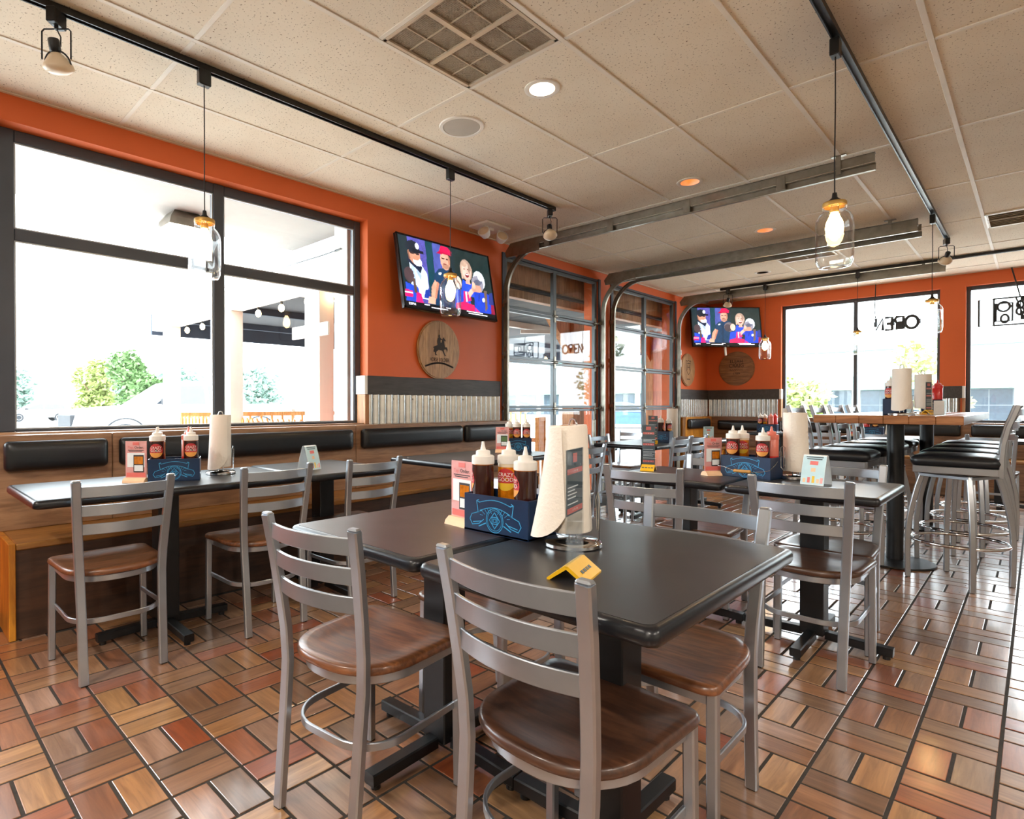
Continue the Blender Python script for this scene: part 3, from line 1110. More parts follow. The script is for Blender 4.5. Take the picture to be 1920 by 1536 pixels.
booth2 = thing('booth_bench', 'wooden corner booth bench under the two far barrel lids and the far windows', 'bench', (-4.0, 10.1, 0))
G().box(.035, .52, -1.16, -.55, .435, .468, .006).build('seat_board', M['honey'], booth2)
G().box(.035, 6.2, -.55, -.035, .435, .468, .006).build('seat_board', M['honey_x'], booth2)
G().box(.035, .505, -1.15, -.54, .002, .435).build('base_panel', M['booth_gold'], booth2, smooth=0)
G().box(.035, 6.2, -.535, -.035, .002, .435).build('base_panel', M['booth_x'], booth2, smooth=0)
G().box(.035, .14, -1.16, -.141, .468, .945, .004).build('back_panel', M['booth_gold'], booth2)
for (xa, xc) in ((.035, 2.60), (2.603, 3.62), (3.623, 6.2)):
    G().box(xa, xc, -.14, -.035, .468, .945 if xa < 1 else .905, .004).build('back_panel', M['booth_x'], booth2)
g = G()
pad_geo(g, -1.10, -.30, .76, .915, .06, Matrix(((0, 1, 0, .141), (1, 0, 0, 0), (0, 0, 1, 0), (0, 0, 0, 1))))
o_ = g.build('cushion', M['vinyl'], booth2, smooth=70)
o_.data.flip_normals()
for (xa, xc) in ((.25, 1.50), (1.56, 2.54), (2.64, 3.30), (3.40, 4.9)):
    g = G()
    pad_geo(g, xa, xc, .73, .885, .06, Matrix(((1, 0, 0, 0), (0, -1, 0, -.141), (0, 0, 1, 0), (0, 0, 0, 1))))
    o_ = g.build('cushion', M['vinyl'], booth2, smooth=70)
    o_.data.flip_normals()
# ---------------------------------------------------------------- chairs
def seat_outline(n=40, wf=.205, yf=.205, yb=-.205, rc=.035):
    """D-shaped seat: straight front with rounded corners, sides easing into a round back"""
    pts = []
    pts += [(wf - rc + rc * math.cos(R(a)), yf - rc + rc * math.sin(R(a))) for a in (0, 30, 60, 90)]
    pts += [(-wf + rc + rc * math.cos(R(a)), yf - rc + rc * math.sin(R(a))) for a in (90, 120, 150, 180)]
    for k in range(1, 22):
        a = PI + PI * k / 22
        c, s = math.cos(a), math.sin(a)
        e = 0.78
        x = .198 * (abs(c) ** e) * (1 if c > 0 else -1)
        y = .0 + (-yb) * -(abs(s) ** e)
        pts.append((x, y))
    return pts


def make_chair(mseat):
    t = thing('dining_chair', 'x', 'chair')
    g = G()
    ol = seat_outline()
    LL = []
    for (s, z) in ((.955, .430), (.99, .434), (1.0, .441), (.99, .452), (.965, .4565), (.86, .4555), (.7, .450), (.5, .4465), (.25, .446), (.02, .4462)):
        LL.append([(x * s, y * s, z) for x, y in ol])
    g.loops(LL)
    g.build('seat', mseat, t, smooth=50)
    for s in (-1, 1):
        # rear post: one bent rectangular tube from the floor to the top of the back
        ctl = [(.152, -.218, .004), (.153, -.205, .16), (.155, -.192, .32), (.157, -.185, .41), (.161, -.188, .50), (.167, -.200, .60), (.174, -.217, .72), (.180, -.236, .830)]
        path = [(s * x, y, z) for x, y, z in ctl]
        g = G().bar(path, .034, .024, upv=(0, 1, 0), b=.004)
        e = Vector(path[-1])
        g.box(-.0165, .0165, -.0115, .0115, -.002, .007, .006, Tm(e.x, e.y, e.z))
        g.build('leg', M['silver'], t)
        g = G().bar([(s * .190, .172, .004), (s * .186, .168, .44)], .027, .027, upv=(0, 1, 0), b=.004)
        g.build('leg', M['silver'], t)
    for k in range(4):
        x, y = ((.190, .172), (-.190, .172), (.152, -.218), (-.152, -.218))[k]
        G().box(x - .012, x + .012, y - .011, y + .011, 0.0, .006).build('foot_pad', M['black'], t, smooth=0)
    for (z, zw) in ((.787, .178), (.709, .173), (.632, .169)):
        yb = -.200 - .036 * (z - .60) / .23
        path = []
        for k in range(13):
            u = -1 + 2 * k / 12
            path.append((u * (zw - .012), yb - .030 * (1 - u * u), z))
        G().bar(path, .009, .044, b=.002).build('back_slat', M['silver'], t)
    # apron hoop under the seat and the U-shaped stretcher
    def hoop(z, h, w, r, yb, yf, xs_):
        p = [(-xs_, yf, z)]
        p += [(-xs_ + r - r * math.cos(R(a)), yb + r - r * math.sin(R(a)), z) for a in range(0, 91, 10)]
        p += [(xs_ - r + r * math.sin(R(a)), yb + r - r * math.cos(R(a)), z) for a in range(0, 91, 10)]
        p += [(xs_, yf, z)]
        return G().bar(p, w, h, b=.002)
    g = hoop(.414, .026, .010, .165, -.184, .170, .178)
    g.bar([(-.178, .170, .414), (.178, .170, .414)], .010, .026)
    g.build('seat_rail', M['silver'], t)
    hoop(.242, .022, .009, .125, -.182, .160, .178).build('stretcher', M['silver'], t)
    return t


CH = {'d': make_chair(M['seat']), 'w': make_chair(M['seat_warm'])}
used = set()


def chair(x, y, deg, label, kind='d', group='metal ladder-back dining chairs'):
    if kind not in used:
        used.add(kind)
        c = CH[kind]
        c.location = (x, y, 0)
        c.rotation_euler = (0, 0, R(deg))
        c['label'] = label
        c['group'] = group
        return c
    return dup(CH[kind], (x, y, 0), R(deg), label, group)


chair(-.728, 1.112, -1, 'silver ladder-back chair with dark walnut seat, nearest to the camera at the black table')
chair(-1.388, 1.046, 7, 'silver ladder-back chair pulled up to the brownish table, glossy seat rim', 'w')
chair(-.745, 1.625, 180, 'silver chair facing the camera across the black table, back above the far edge', 'w')
chair(-1.40, 1.60, 180, 'silver chair tucked under the brownish table behind the caddy, honey front edge', 'w')
chair(-2.935, .75, 90, 'silver chair at the end of the booth nearest the golden bench end', 'w')
chair(-2.935, 1.447, 90, 'silver chair at the window booth, in front of the paper towels', 'w')
chair(-2.905, 2.03, 91, 'silver chair at the window booth facing the tented blue card', 'd')
chair(-.698, 2.945, 0, 'silver chair with its back to the camera before the table carrying the tented blue card')
chair(-1.426, 2.927, 11, 'silver chair turned slightly, at the table carrying the tall menu stand', 'd')
chair(-.725, 3.36, 180, 'silver chair facing the camera behind the tented blue card, under the bar-height table')
chair(-1.35, 3.37, 180, 'silver chair facing the camera behind the tall dark menu card', 'w')
chair(-2.64, 3.90, 90, 'silver chair partly hidden behind the big paper towel roll', 'd')
chair(-2.975, 5.32, -90, 'silver chair with its back against the first roll-up door')
chair(-2.63, 5.47, 90, 'silver chair on the aisle side of the table by the roll-up doors, near one', 'd')
chair(-2.63, 5.87, 90, 'silver chair on the aisle side of the table by the roll-up doors, far one', 'd')
chair(-3.38, 6.14, 180, 'silver chair standing by the wall between the two roll-up doors', 'w')
chair(-1.80, 8.13, 0, 'silver chair at the far wall booth, left of the bar-height table end')
chair(-1.26, 8.13, 0, 'silver chair at the far wall booth, seen under the bar-height table')
chair(-.33, 8.15, 0, 'silver chair at the far wall booth, seen right of the bar stool backs')

# ---------------------------------------------------------------- dining tables
def round_rect(x0, x1, y0, y1, r, n=5):
    p = []
    for (cx, cy, a0) in ((x1 - r, y1 - r, 0), (x0 + r, y1 - r, 90), (x0 + r, y0 + r, 180), (x1 - r, y0 + r, 270)):
        p += [(cx + r * math.cos(R(a0 + 90 * k / n)), cy + r * math.sin(R(a0 + 90 * k / n))) for k in range(n + 1)]
    return p


def table(x0, x1, y0, y1, label, mt='top', z=.757, bases=1, rot=0):
    cx, cy = (x0 + x1) / 2, (y0 + y1) / 2
    t = thing('dining_table', label, 'table', (cx, cy, 0), R(rot), 'black dining tables')
    hx, hy = (x1 - x0) / 2 - .0015, (y1 - y0) / 2 - .0015
    pl = round_rect(-hx, hx, -hy, hy, .022)
    LL = []
    for (ins, zz) in ((.012, z - .038), (.003, z - .034), (0, z - .026), (0, z - .012), (.004, z - .004), (.010, z - .0007)):
        k = [((hx - ins) / hx, (hy - ins) / hy)]
        LL.append([(x * k[0][0], y * k[0][1], zz) for x, y in pl])
    G().loops(LL).build('table_edge', M['rim'], t, smooth=60)
    ins = .016
    G().loops([[(x * (hx - ins) / hx, y * (hy - ins) / hy, zz) for x, y in pl] for zz in (z - .002, z)]).build('tabletop', M[mt], t, smooth=30)
    offs = [0] if bases == 1 else [-hy * .0]
    for oy in offs:
        b = G().box(-.05, .05, oy - .05, oy + .05, .045, z - .05, .004)
        b.build('post', M['black'], t)
        G().box(-.14, .14, oy - .14, oy + .14, z - .05, z - .038, .003).build('top_plate', M['black'], t)
        for (ax, ay) in ((1, 0), (-1, 0), (0, 1), (0, -1)):
            L = .31 if ax else .31
            p = G().bar([(ax * .05, oy + ay * .05, .045), (ax * L, oy + ay * L, .036)], .046, .038, b=.004)
            a = p.build('foot_arm', M['black'], t)
            G().cyl((ax * (L - .025), oy + ay * (L - .025), 0), (ax * (L - .025), oy + ay * (L - .025), .02), .015, n=10).build('glide', M['black'], a)
    return t


table(-1.065, -.452, .932, 1.738, 'black table nearest the camera, with the yellow-based menu stand')
table(-1.690, -1.080, .940, 1.738, 'brownish worn table joined to the left of the black table nearest the camera', 'top_brown')
table(-3.465, -2.80, .445, 1.660, 'long black table by the left window with a blue caddy and paper towels')
table(-3.505, -2.76, 1.675, 2.28, 'black table by the left window with a tented blue card')
table(-3.33, -2.64, 2.66, 3.88, 'black table below the television with a pink card and blue caddy')
table(-1.065, -.448, 2.885, 3.535, 'black table with the tented blue card, in front of the bar-height table')
table(-1.685, -1.080, 2.90, 3.50, 'brown table carrying the tall menu with yellow base, under the far doors', 'top_brown')
table(-3.14, -2.47, 5.09, 6.08, 'black table beside the roll-up doors with an upright menu')
table(-3.10, -2.41, 6.25, 6.95, 'black table near the far corner with a tented green card')
table(-2.90, -2.20, 8.60, 9.25, 'black table at the far corner booth with caddy and paper towels')
table(-1.70, -.94, 8.35, 9.00, 'black table at the far wall, seen below the bar-height table')
table(-.62, .05, 8.45, 9.10, 'black table at the far wall, right of the bar stools')

# ---------------------------------------------------------------- bar-height table and stools
pub = thing('bar_table', 'long bar-height butcher block table on black column legs', 'table', (-.725, 6.07, 0))
hx, hy = .405, 1.32
for k in range(6):
    xa = -hx + k * (2 * hx / 6)
    G().box(xa + .0008, xa + 2 * hx / 6 - .0008, -hy, hy, 1.012, 1.068, .003).build('top_plank', M['pub'], pub)
for y in (-.835, .835):
    c = G().cyl((0, y, .02), (0, y, 1.0), .052, n=20).build('column', M['black'], pub, smooth=50)
    G().lathe([(.235, 0), (.24, .006), (.235, .014), (.15, .022), (.06, .03)], 28, Tm(0, y, 0)).build('base_plate', M['black'], pub, smooth=40)
    G().prism(round_rect(-.15, .15, y - .15, y + .15, .02), .998, 1.012).build('top_plate', M['black'], pub)


def make_stool():
    t = thing('bar_stool', 'x', 'stool')
    # seat cushion (local +y is the front)
    g = G()
    ol = round_rect(-.215, .215, -.205, .225, .05, 6)
    LL = [[(x * s, y * s, z) for x, y in ol] for (s, z) in ((.955, .752), (1.0, .765), (1.02, .782), (1.0, .80), (.93, .814), (.8, .822), (.5, .827), (.02, .829))]
    g.loops(LL)
    g.build('cushion', M['vinyl'], t, smooth=60)
    g = G()
    for (a, b) in (((-.20, -.19), (.20, -.19)), ((-.20, .20), (.20, .20)), ((-.20, -.19), (-.20, .20)), ((.20, -.19), (.20, .20))):
        g.bar([(a[0], a[1], .730), (b[0], b[1], .730)], .026, .044, b=.003)
    g.build('seat_frame', M['stoolm'], t)
    G().lathe([(.11, .696), (.115, .702), (.115, .708), (.06, .712), (.06, .724)], 20).build('swivel', M['black'], t, smooth=40)
    g = G()
    ANG = 18
    q = [(.2 * math.cos(R(ANG + 90 * k)), .2 * math.sin(R(ANG + 90 * k))) for k in range(4)]
    for (a, b) in ((q[0], q[2]), (q[1], q[3])):
        g.bar([(a[0], a[1], .688), (b[0], b[1], .688)], .03, .016, b=.002)
    for k in range(4):
        a, b = q[k], q[(k + 1) % 4]
        g.bar([(a[0], a[1], .684), (b[0], b[1], .684)], .026, .02, b=.002)
    g.build('leg_frame', M['stoolm'], t)
    for k in range(4):
        a = R(ANG + 90 * k)
        path = []
        for (r, z) in ((.190, .690), (.215, .60), (.237, .50), (.254, .40), (.263, .32), (.266, .22), (.264, .10), (.262, .004)):
            path.append((r * math.cos(a), r * math.sin(a), z))
        G().bar(path, .028, .028, upv=(-math.sin(a), math.cos(a), 0), b=.003).build('leg', M['stoolm'], t)
        G().lathe([(.013, 0), (.013, .006)], 8, Tm(.262 * math.cos(a), .262 * math.sin(a), 0)).build('foot_pad', M['black'], t)
    rg = [(.243 * math.cos(2 * PI * k / 40), .243 * math.sin(2 * PI * k / 40), .262) for k in range(40)]
    G().tube(rg, .0105, 8, closed=True).build('foot_ring', M['chrome'], t, smooth=60)
    for s in (-1, 1):
        ctl = [(.178, -.205, .70), (.178, -.205, .80), (.178, -.212, .90), (.178, -.232, 1.0), (.178, -.262, 1.09), (.178, -.276, 1.135)]
        g = G().bar([(s * x, y, z) for x, y, z in ctl], .032, .026, upv=(0, 1, 0), b=.004)
        g.build('back_post', M['stoolm'], t)
    for z in (1.095, 1.02, .945):
        yb = -.21 - (z - .88) * .255
        path = [((-1 + 2 * k / 10) * .165, yb - .028 * (1 - (-1 + 2 * k / 10) ** 2), z) for k in range(11)]
        G().bar(path, .009, .042, b=.002).build('back_slat', M['stoolm'], t)
    return t


ST = make_stool()
first_stool = True
for (x, y, deg, label) in (
        (-.355, 4.945, 90, 'bar stool nearest the camera on the aisle side, full leg ring in view'),
        (-.372, 5.515, 88, 'second bar stool on the aisle side of the high table, behind the nearest one'),
        (-.375, 6.10, 91, 'third bar stool on the aisle side of the high table'),
        (-.372, 6.72, 90, 'last bar stool on the aisle side, largely hidden by the others'),
        (-1.02, 4.94, -90, 'bar stool at the door side of the high table, nearest, behind a paper towel roll'),
        (-1.01, 5.50, -90, 'second bar stool at the door side of the high table'),
        (-1.01, 6.10, -92, 'third bar stool at the door side of the high table'),
        (-1.01, 6.75, -90, 'last bar stool at the door side of the high table')):
    if first_stool:
        ST.location = (x, y, 0)
        ST.rotation_euler = (0, 0, R(deg))
        ST['label'] = label
        ST['group'] = 'bar stools round the high table'
        first_stool = False
    else:
        dup(ST, (x, y, 0), R(deg), label, 'bar stools round the high table')
# ---------------------------------------------------------------- pendants, track lights, ceiling fixtures
def light_track(name, p0, p1, label):
    (x0, y0), (x1, y1) = p0, p1
    t = thing('light_track', label, 'light track', ((x0 + x1) / 2, (y0 + y1) / 2, CZ - .003))
    L = math.hypot(x1 - x0, y1 - y0) / 2
    t.rotation_euler = (0, 0, math.atan2(y1 - y0, x1 - x0))
    g = G()
    g.box(-L, L, -.018, .018, -.010, 0)
    g.box(-L, L, -.018, -.011, -.030, -.008)
    g.box(-L, L, .011, .018, -.030, -.008)
    g.build('channel', M['track'], t, smooth=0)
    G().box(-L, L, -.0105, .0105, -.017, -.011).build('conductor_slot', M['black'], t, smooth=0)
    for s in (-1, 1):
        G().box(s * L - .006, s * L + .006, -.019, .019, -.032, 0, .002).build('end_cap', M['track'], t)
    return t


TZ = CZ - .033
light_track('a', (-2.97, -.6), (-2.97, 4.19), 'black lighting track along the ceiling beside the left window')
light_track('b', (-.662, -.3), (-.662, 7.80), 'black lighting track along the ceiling above the bar-height table')
light_track('c', (-3.30, 8.84), (.6, 8.84), 'black lighting track across the ceiling in front of the far windows')


def make_pendant():
    t = thing('jar_pendant', 'x', 'pendant lamp')
    G().box(-.019, .019, -.03, .03, -.075, .004, .004).build('track_adapter', M['track'], t)
    G().tube([(0, 0, -.07), (.001, 0, -.3), (-.001, 0, -.55), (0, 0, -.70)], .0028, 6).build('cord', M['black'], t)
    zb = -1.042                              # bottom of the jar
    G().lathe([(.004, -.70), (.009, -.70), (.012, -.722), (.030, -.738), (.030, -.746)], 16).build('socket_cap', M['black'], t, smooth=50)
    G().lathe([(.028, -.742), (.047, -.744), (.049, -.748), (.049, -.762), (.047, -.764)], 28, cap0=False, cap1=False).build('jar_lid', M['jar_lid'], t, smooth=40)
    pr = [(.045, -.758), (.046, -.782), (.050, -.788), (.062, -.800), (.0735, -.822), (.0765, -.85), (.0765, -.99), (.0735, -1.02), (.064, zb + .002), (.050, zb)]
    g = G().lathe(pr, 36, cap0=False, cap1=False)
    g.lathe([(.050, zb), (.030, zb + .007), (.001, zb + .009)], 36, cap0=False, cap1=False)
    for z in (-.766, -.773):
        g.tube([(.0468 * math.cos(2 * PI * k / 30), .0468 * math.sin(2 * PI * k / 30), z) for k in range(30)], .0016, 5, closed=True)
    g.build('jar', M['jar'], t, smooth=60)
    G().lathe([(.016, -.748), (.018, -.77), (.018, -.79)], 14).build('lamp_holder', M['jar_lid'], t, smooth=40)
    G().lathe([(.014, -.79), (.019, -.805), (.033, -.835), (.037, -.862), (.032, -.888), (.019, -.906), (.003, -.913)], 18).build('bulb', M['bulb'], t, smooth=80)
    return t


P0 = make_pendant()
PEND = [(-2.97, 1.19, 'mason jar pendant lamp hanging in front of the left window, washed out by daylight'),
        (-2.97, 2.93, 'mason jar pendant lamp hanging in front of the television'),
        (-.668, 3.15, 'largest mason jar pendant lamp, hanging on its own before the door tracks'),
        (-.668, 6.66, 'mason jar pendant lamp above the bar-height table, in front of the window corner'),
        (-2.70, 8.84, 'small mason jar pendant lamp beside the corner television'),
        (-1.62, 8.84, 'mason jar pendant lamp hanging before the open sign')]
for k, (x, y, lb) in enumerate(PEND):
    if k == 0:
        P0.location = (x, y, TZ)
        P0['label'] = lb
        P0['group'] = 'mason jar pendant lamps'
        o = P0
    else:
        o = dup(P0, (x, y, TZ), 0, lb, 'mason jar pendant lamps')


def spot(x, y, label, rz, tilt, kind='loop'):
    t = thing('track_spot', label, 'spotlight', (x, y, TZ), rz, 'track spotlights')
    G().box(-.02, .02, -.04, .04, -.06, .004, .004).build('track_adapter', M['track'], t)
    w = .062
    g = G().tube([(-w, 0, -.20), (-w, 0, -.082), (-w + .01, 0, -.072), (w - .01, 0, -.072), (w, 0, -.082), (w, 0, -.20)], .0035, 6)
    g.cyl((0, 0, -.075), (0, 0, -.055), .008)
    g.build('yoke', M['black'], t)
    h = G()
    Mh = Matrix.Translation((0, 0, -.185)) @ Matrix.Rotation(tilt, 4, 'X')
    h.lathe([(.018, .065), (.022, .06), (.022, .015), (.017, .01)], 14, Mh)
    h.tube([(0.055 * math.cos(R(a)), 0, .055 * math.sin(R(a)) - .035) for a in range(0, 181, 15)], .004, 6, M=Mh)
    h.build('lamp_holder', M['black'], t, smooth=50)
    G().tube([(0, .0, -.07), (.012, .01, -.10), (.01, .012, -.14)], .003, 6).build('lamp_cord', M['black'], t)
    G().lathe([(.016, .012), (.03, .0), (.056, -.035), (.060, -.05), (.050, -.062), (.03, -.071), (.002, -.074)], 22, Mh).build('bulb', M['lens'], t, smooth=60)
    return t


spot(-2.97, .565, 'track spotlight with frosted bulb at the near end of the left track', R(45), R(18))
spot(-2.97, 4.13, 'track spotlight at the far end of the left track, beside the roll-up door track', R(45), R(-25))
spot(-.662, 7.70, 'track spotlight at the far end of the track above the bar-height table', R(20), R(55))
spot(-3.20, 8.84, 'track spotlight with round white face just above the corner television', R(35), R(30))


def downlight(x, y, label, m, e, rr=.072):
    t = thing('recessed_downlight', label, 'ceiling light', (x, y, CZ), group='recessed ceiling lights')
    G().lathe([(rr - .001, .003), (rr - .004, -.003), (rr + .012, -.006), (rr + .023, -.003), (rr + .024, .003)], 32, cap0=False, cap1=False).build('trim_ring', M['trimw'], t, smooth=50)
    g = G().lathe([(rr - .002, .001), (rr - .012, .05), (rr - .02, .085)], 32, cap0=False, cap1=False)
    b = g.build('baffle', M['vent_dark'] if m == M['vent_dark'] else M['trimw'], t, smooth=60)
    b.data.flip_normals()
    G().lathe([(.001, .083), (rr - .019, .0835), (rr - .019, .0845)], 32, cap0=False).build('lens', m, t, smooth=60)
    if e:
        lamp('downlight_lamp', 'AREA', (0, 0, .075), e, (1.0, .80, .56), .09, parent=t)
    return t


downlight(HOLES[0][0], HOLES[0][1], 'bright recessed ceiling light nearest the camera, white trim ring', M['down'], 2.5)
downlight(HOLES[1][0], HOLES[1][1], 'warm orange recessed ceiling light just before the first door track', M['down_w'], 0)
downlight(HOLES[2][0], HOLES[2][1], 'warm orange recessed ceiling light between the door tracks', M['down_w'], 0)
downlight(HOLES[3][0], HOLES[3][1], 'dark unlit recessed ceiling light near the far corner', M['vent_dark'], 0)

for (x, y, lb) in ((2.6, .7, 'recessed ceiling light out of view to the right of the camera'), (.6, -.9, 'recessed ceiling light out of view behind the camera'), (2.6, 2.58, 'recessed ceiling light out of view beyond the right edge'), (-1.9, -1.2, 'recessed ceiling light out of view behind the near booth end'), (.6, -2.6, 'recessed ceiling light out of view in the near corner')):  # extra ceiling fill lights, added out of view to brighten the foreground
    t_ = thing('recessed_downlight', lb, 'ceiling light', (x, y, CZ), group='recessed ceiling lights')
    G().lathe([(.071, .003), (.068, -.003), (.085, -.006), (.096, -.002), (.097, .003)], 24, cap0=False, cap1=False).build('trim_ring', M['trimw'], t_, smooth=50)
    G().lathe([(.001, -.0005), (.0705, -.0005), (.0705, .003)], 24, cap0=False).build('lens', M['down'], t_, smooth=60)
    lamp('downlight_lamp', 'AREA', (0, 0, -.012), 20, (1.0, .92, .82), .13, parent=t_)

sp = thing('ceiling_speaker', 'round beige loudspeaker grille set flush in the ceiling', 'speaker', (-2.514, 2.577, 2.852))
G().lathe([(.112, -.002), (.116, -.008), (.134, -.007), (.138, .0)], 40).build('rim', M['trimw'], sp, smooth=50)
G().lathe([(.002, -.0085), (.08, -.008), (.114, -.006), (.114, -.002)][::-1], 40).build('grille', M['speaker'], sp, smooth=50)


def ceiling_vent(x0, x1, y0, y1, label, n=2, fine=14):
    t = thing('ceiling_vent', label, 'air vent', ((x0 + x1) / 2, (y0 + y1) / 2, 2.852))
    hx, hy = (x1 - x0) / 2 - .002, (y1 - y0) / 2 - .002
    part('back_box', M['vent_dark'], t, -hx, hx, -hy, hy, .03, .05, smooth=0)
    g = G()
    w = .018
    for a in (-1, 1):
        g.box(a * hx - (w if a > 0 else 0), a * hx + (0 if a > 0 else w), -hy, hy, -.006, .03, .001)
        g.box(-hx, hx, a * hy - (w if a > 0 else 0), a * hy + (0 if a > 0 else w), -.006, .03, .001)
    g.build('vent_frame', M['vent'], t)
    sx, sy = 2 * hx / n, 2 * hy / n
    for i in range(n):
        for j in range(n):
            ax0, ax1 = -hx + i * sx + .012, -hx + (i + 1) * sx - .012
            ay0, ay1 = -hy + j * sy + .012, -hy + (j + 1) * sy - .012
            c = G()
            for (u0, u1, v0, v1) in ((ax0 - .012, ax0, ay0 - .012, ay1 + .012), (ax1, ax1 + .012, ay0 - .012, ay1 + .012), (ax0, ax1, ay0 - .012, ay0), (ax0, ax1, ay1, ay1 + .012)):
                c.box(u0, u1, v0, v1, -.004, .022)
            mx, my = (ax0 + ax1) / 2, (ay0 + ay1) / 2
            c.box(mx - .002, mx + .002, ay0, ay1, -.001, .006)
            c.box(ax0, ax1, my - .002, my + .002, -.001, .006)
            cell = c.build('grille_panel', M['vent'], t, smooth=0)
            s = G()
            for k in range(1, fine * 2):
                p = k / (fine * 2)
                tl = .006 if k % 2 else .003
                s.box(ax0 + p * (ax1 - ax0) - .0019, ax0 + p * (ax1 - ax0) + .0019, ay0, ay1, .004, .012)
                s.box(ax0, ax1, ay0 + p * (ay1 - ay0) - .0019, ay0 + p * (ay1 - ay0) + .0019, .004, .012)
            s.build('screen', M['vent_bar'], cell, smooth=0, kind='stuff')
    return t


ceiling_vent(VENT[0] + .013, VENT[1] - .013, 1.70, 2.289, 'square ceiling vent of four perforated grilles at the top of the view')


def slot_vent(x0, x1, y0, y1, label):
    t = thing('ceiling_vent', label, 'air vent', ((x0 + x1) / 2, (y0 + y1) / 2, 2.847))
    hx, hy = (x1 - x0) / 2, (y1 - y0) / 2
    part('back_box', M['vent_dark'], t, -hx, hx, -hy, hy, .0, .004, smooth=0)
    for a in (-1, 1):
        part('vent_frame', M['trimw'], t, -hx, hx, a * hy - .012, a * hy + .012, -.008, .004)
        part('vent_frame', M['trimw'], t, a * hx - .012, a * hx + .012, -hy, hy, -.008, .004)
    part('vent_frame', M['trimw'], t, -.008, .008, -hy, hy, -.007, .002)
    part('vent_frame', M['trimw'], t, -hx, hx, -.008, .008, -.007, .002)
    for k in range(9):
        y = -hy + (k + .5) * 2 * hy / 9
        G().box(-hx, hx, -.012, .012, -.0015, .0015, M=Tm(0, y, -.002, 0, R(40))).build('louver', M['vent'], t, smooth=0)
    return t


slot_vent(-.34, .22, 7.10, 7.62, 'white louvred ceiling vent at the right edge of the view')
slot_vent(-2.17, -1.62, 7.47, 7.75, 'small white louvred ceiling vent behind the big pendant lamp')

em = thing('emergency_light', 'white twin-head emergency light on the ceiling above the television', 'emergency light', (-3.72, 4.20, 2.851))
part('back_plate', M['white'], em, -.12, .12, -.17, .17, -.022, 0, .004)
G().box(-.03, .03, -.03, .03, -.05, -.02, .004).build('housing', M['white'], em)
for s in (-1, 1):
    hh = G().cyl((.02, s * .11, -.02), (.03, s * .11, -.06), .014)
    Mh = Tm(.045, s * .12, -.10, R(-50 + s * 22), 0, R(62))
    hh.lathe([(.02, -.05), (.04, -.035), (.056, .02), (.058, .035), (.050, .036)], 20, Mh, cap1=False)
    b_ = hh.build('lamp_head', M['white'], em, smooth=50)
    G().lathe([(.051, .032), (.03, .038), (.001, .040)], 20, Mh, cap0=False, cap1=False).build('lens', M['lens'], b_, smooth=60)

# ---------------------------------------------------------------- televisions with the game on
def in_poly(x, y, P):
    c = False
    j = len(P) - 1
    for i in range(len(P)):
        if (P[i][1] > y) != (P[j][1] > y) and x < (P[j][0] - P[i][0]) * (y - P[i][1]) / (P[j][1] - P[i][1]) + P[i][0]:
            c = not c
        j = i
    return c


SH = []
def el(x, y, rx, ry, c, a=0): SH.append(('e', x, y, rx, ry, lin(c), math.cos(R(a)), math.sin(R(a))))
def po(P, c): SH.append(('p', P, lin(c)))


# background: chain-link fence, post and dark dugout
po([(0, 0), (16, 0), (16, 9), (0, 9)], '#1a2d33')
po([(1.5, 0), (5.6, 0), (5.6, 9), (1.5, 9)], '#5a57b0')
po([(4.1, 0), (5.2, 0), (5.6, 9), (4.4, 9)], '#0f3f4d')
po([(5.4, 2), (7, 2), (7, 9), (5.6, 9)], '#4a55a0')
po([(9.2, 3), (16, 3), (16, 9), (9.2, 9)], '#1c2c2c')
# coach at the left
po([(1.2, 1.2), (4.0, 1.2), (4.1, 4.6), (3.3, 5.6), (1.4, 5.6)], '#cfe0f6')
po([(1.0, 5.9), (2.3, 5.0), (3.0, 4.4), (3.4, 5.3), (2.6, 6.2), (1.3, 6.4)], '#18233c')
po([(3.1, 1.4), (4.0, 1.4), (4.2, 2.6), (3.5, 2.4)], '#1d3a9c')
el(2.35, 6.7, .95, 1.15, '#c98f74')
el(2.75, 5.9, .72, .55, '#e6e3ea')
el(2.55, 6.35, .5, .3, '#c08468')
el(2.2, 7.75, 1.1, .85, '#1b2430')
po([(2.2, 7.1), (3.9, 7.1), (3.9, 7.45), (2.2, 7.6)], '#141c26')
el(2.95, 8.0, .3, .42, '#dde2ea')
el(2.0, 6.95, .34, .13, '#3a2c2c'); el(2.85, 6.95, .30, .13, '#3a2c2c')
po([(1.35, 6.0), (1.6, 6.2), (1.55, 7.3), (1.3, 7.2)], '#8e6250')
po([(2.5, 4.9), (3.1, 4.2), (2.9, 3.6), (2.3, 4.6)], '#9fb6dd')
po([(1.5, 1.2), (2.0, 1.2), (2.1, 5.2), (1.6, 5.3)], '#a9c0e4')
# player bottom left
el(1.1, 4.0, .78, 1.0, '#4d3c40')
po([(0.2, 0.6), (2.6, 0.6), (2.3, 2.6), (.4, 3.0)], '#2448c4')
po([(0.1, 1.2), (1.3, 1.2), (1.4, 2.0), (0.2, 2.1)], '#e8216e')
po([(0.1, 1.65), (1.35, 1.6), (1.35, 1.78), (0.1, 1.85)], '#f3e8f4')
po([(1.7, .6), (2.9, .6), (2.7, 1.8), (2.0, 2.0)], '#e01f74')
po([(1.6, 1.8), (2.1, 1.8), (2.0, 3.6), (1.6, 3.8)], '#5a473f')
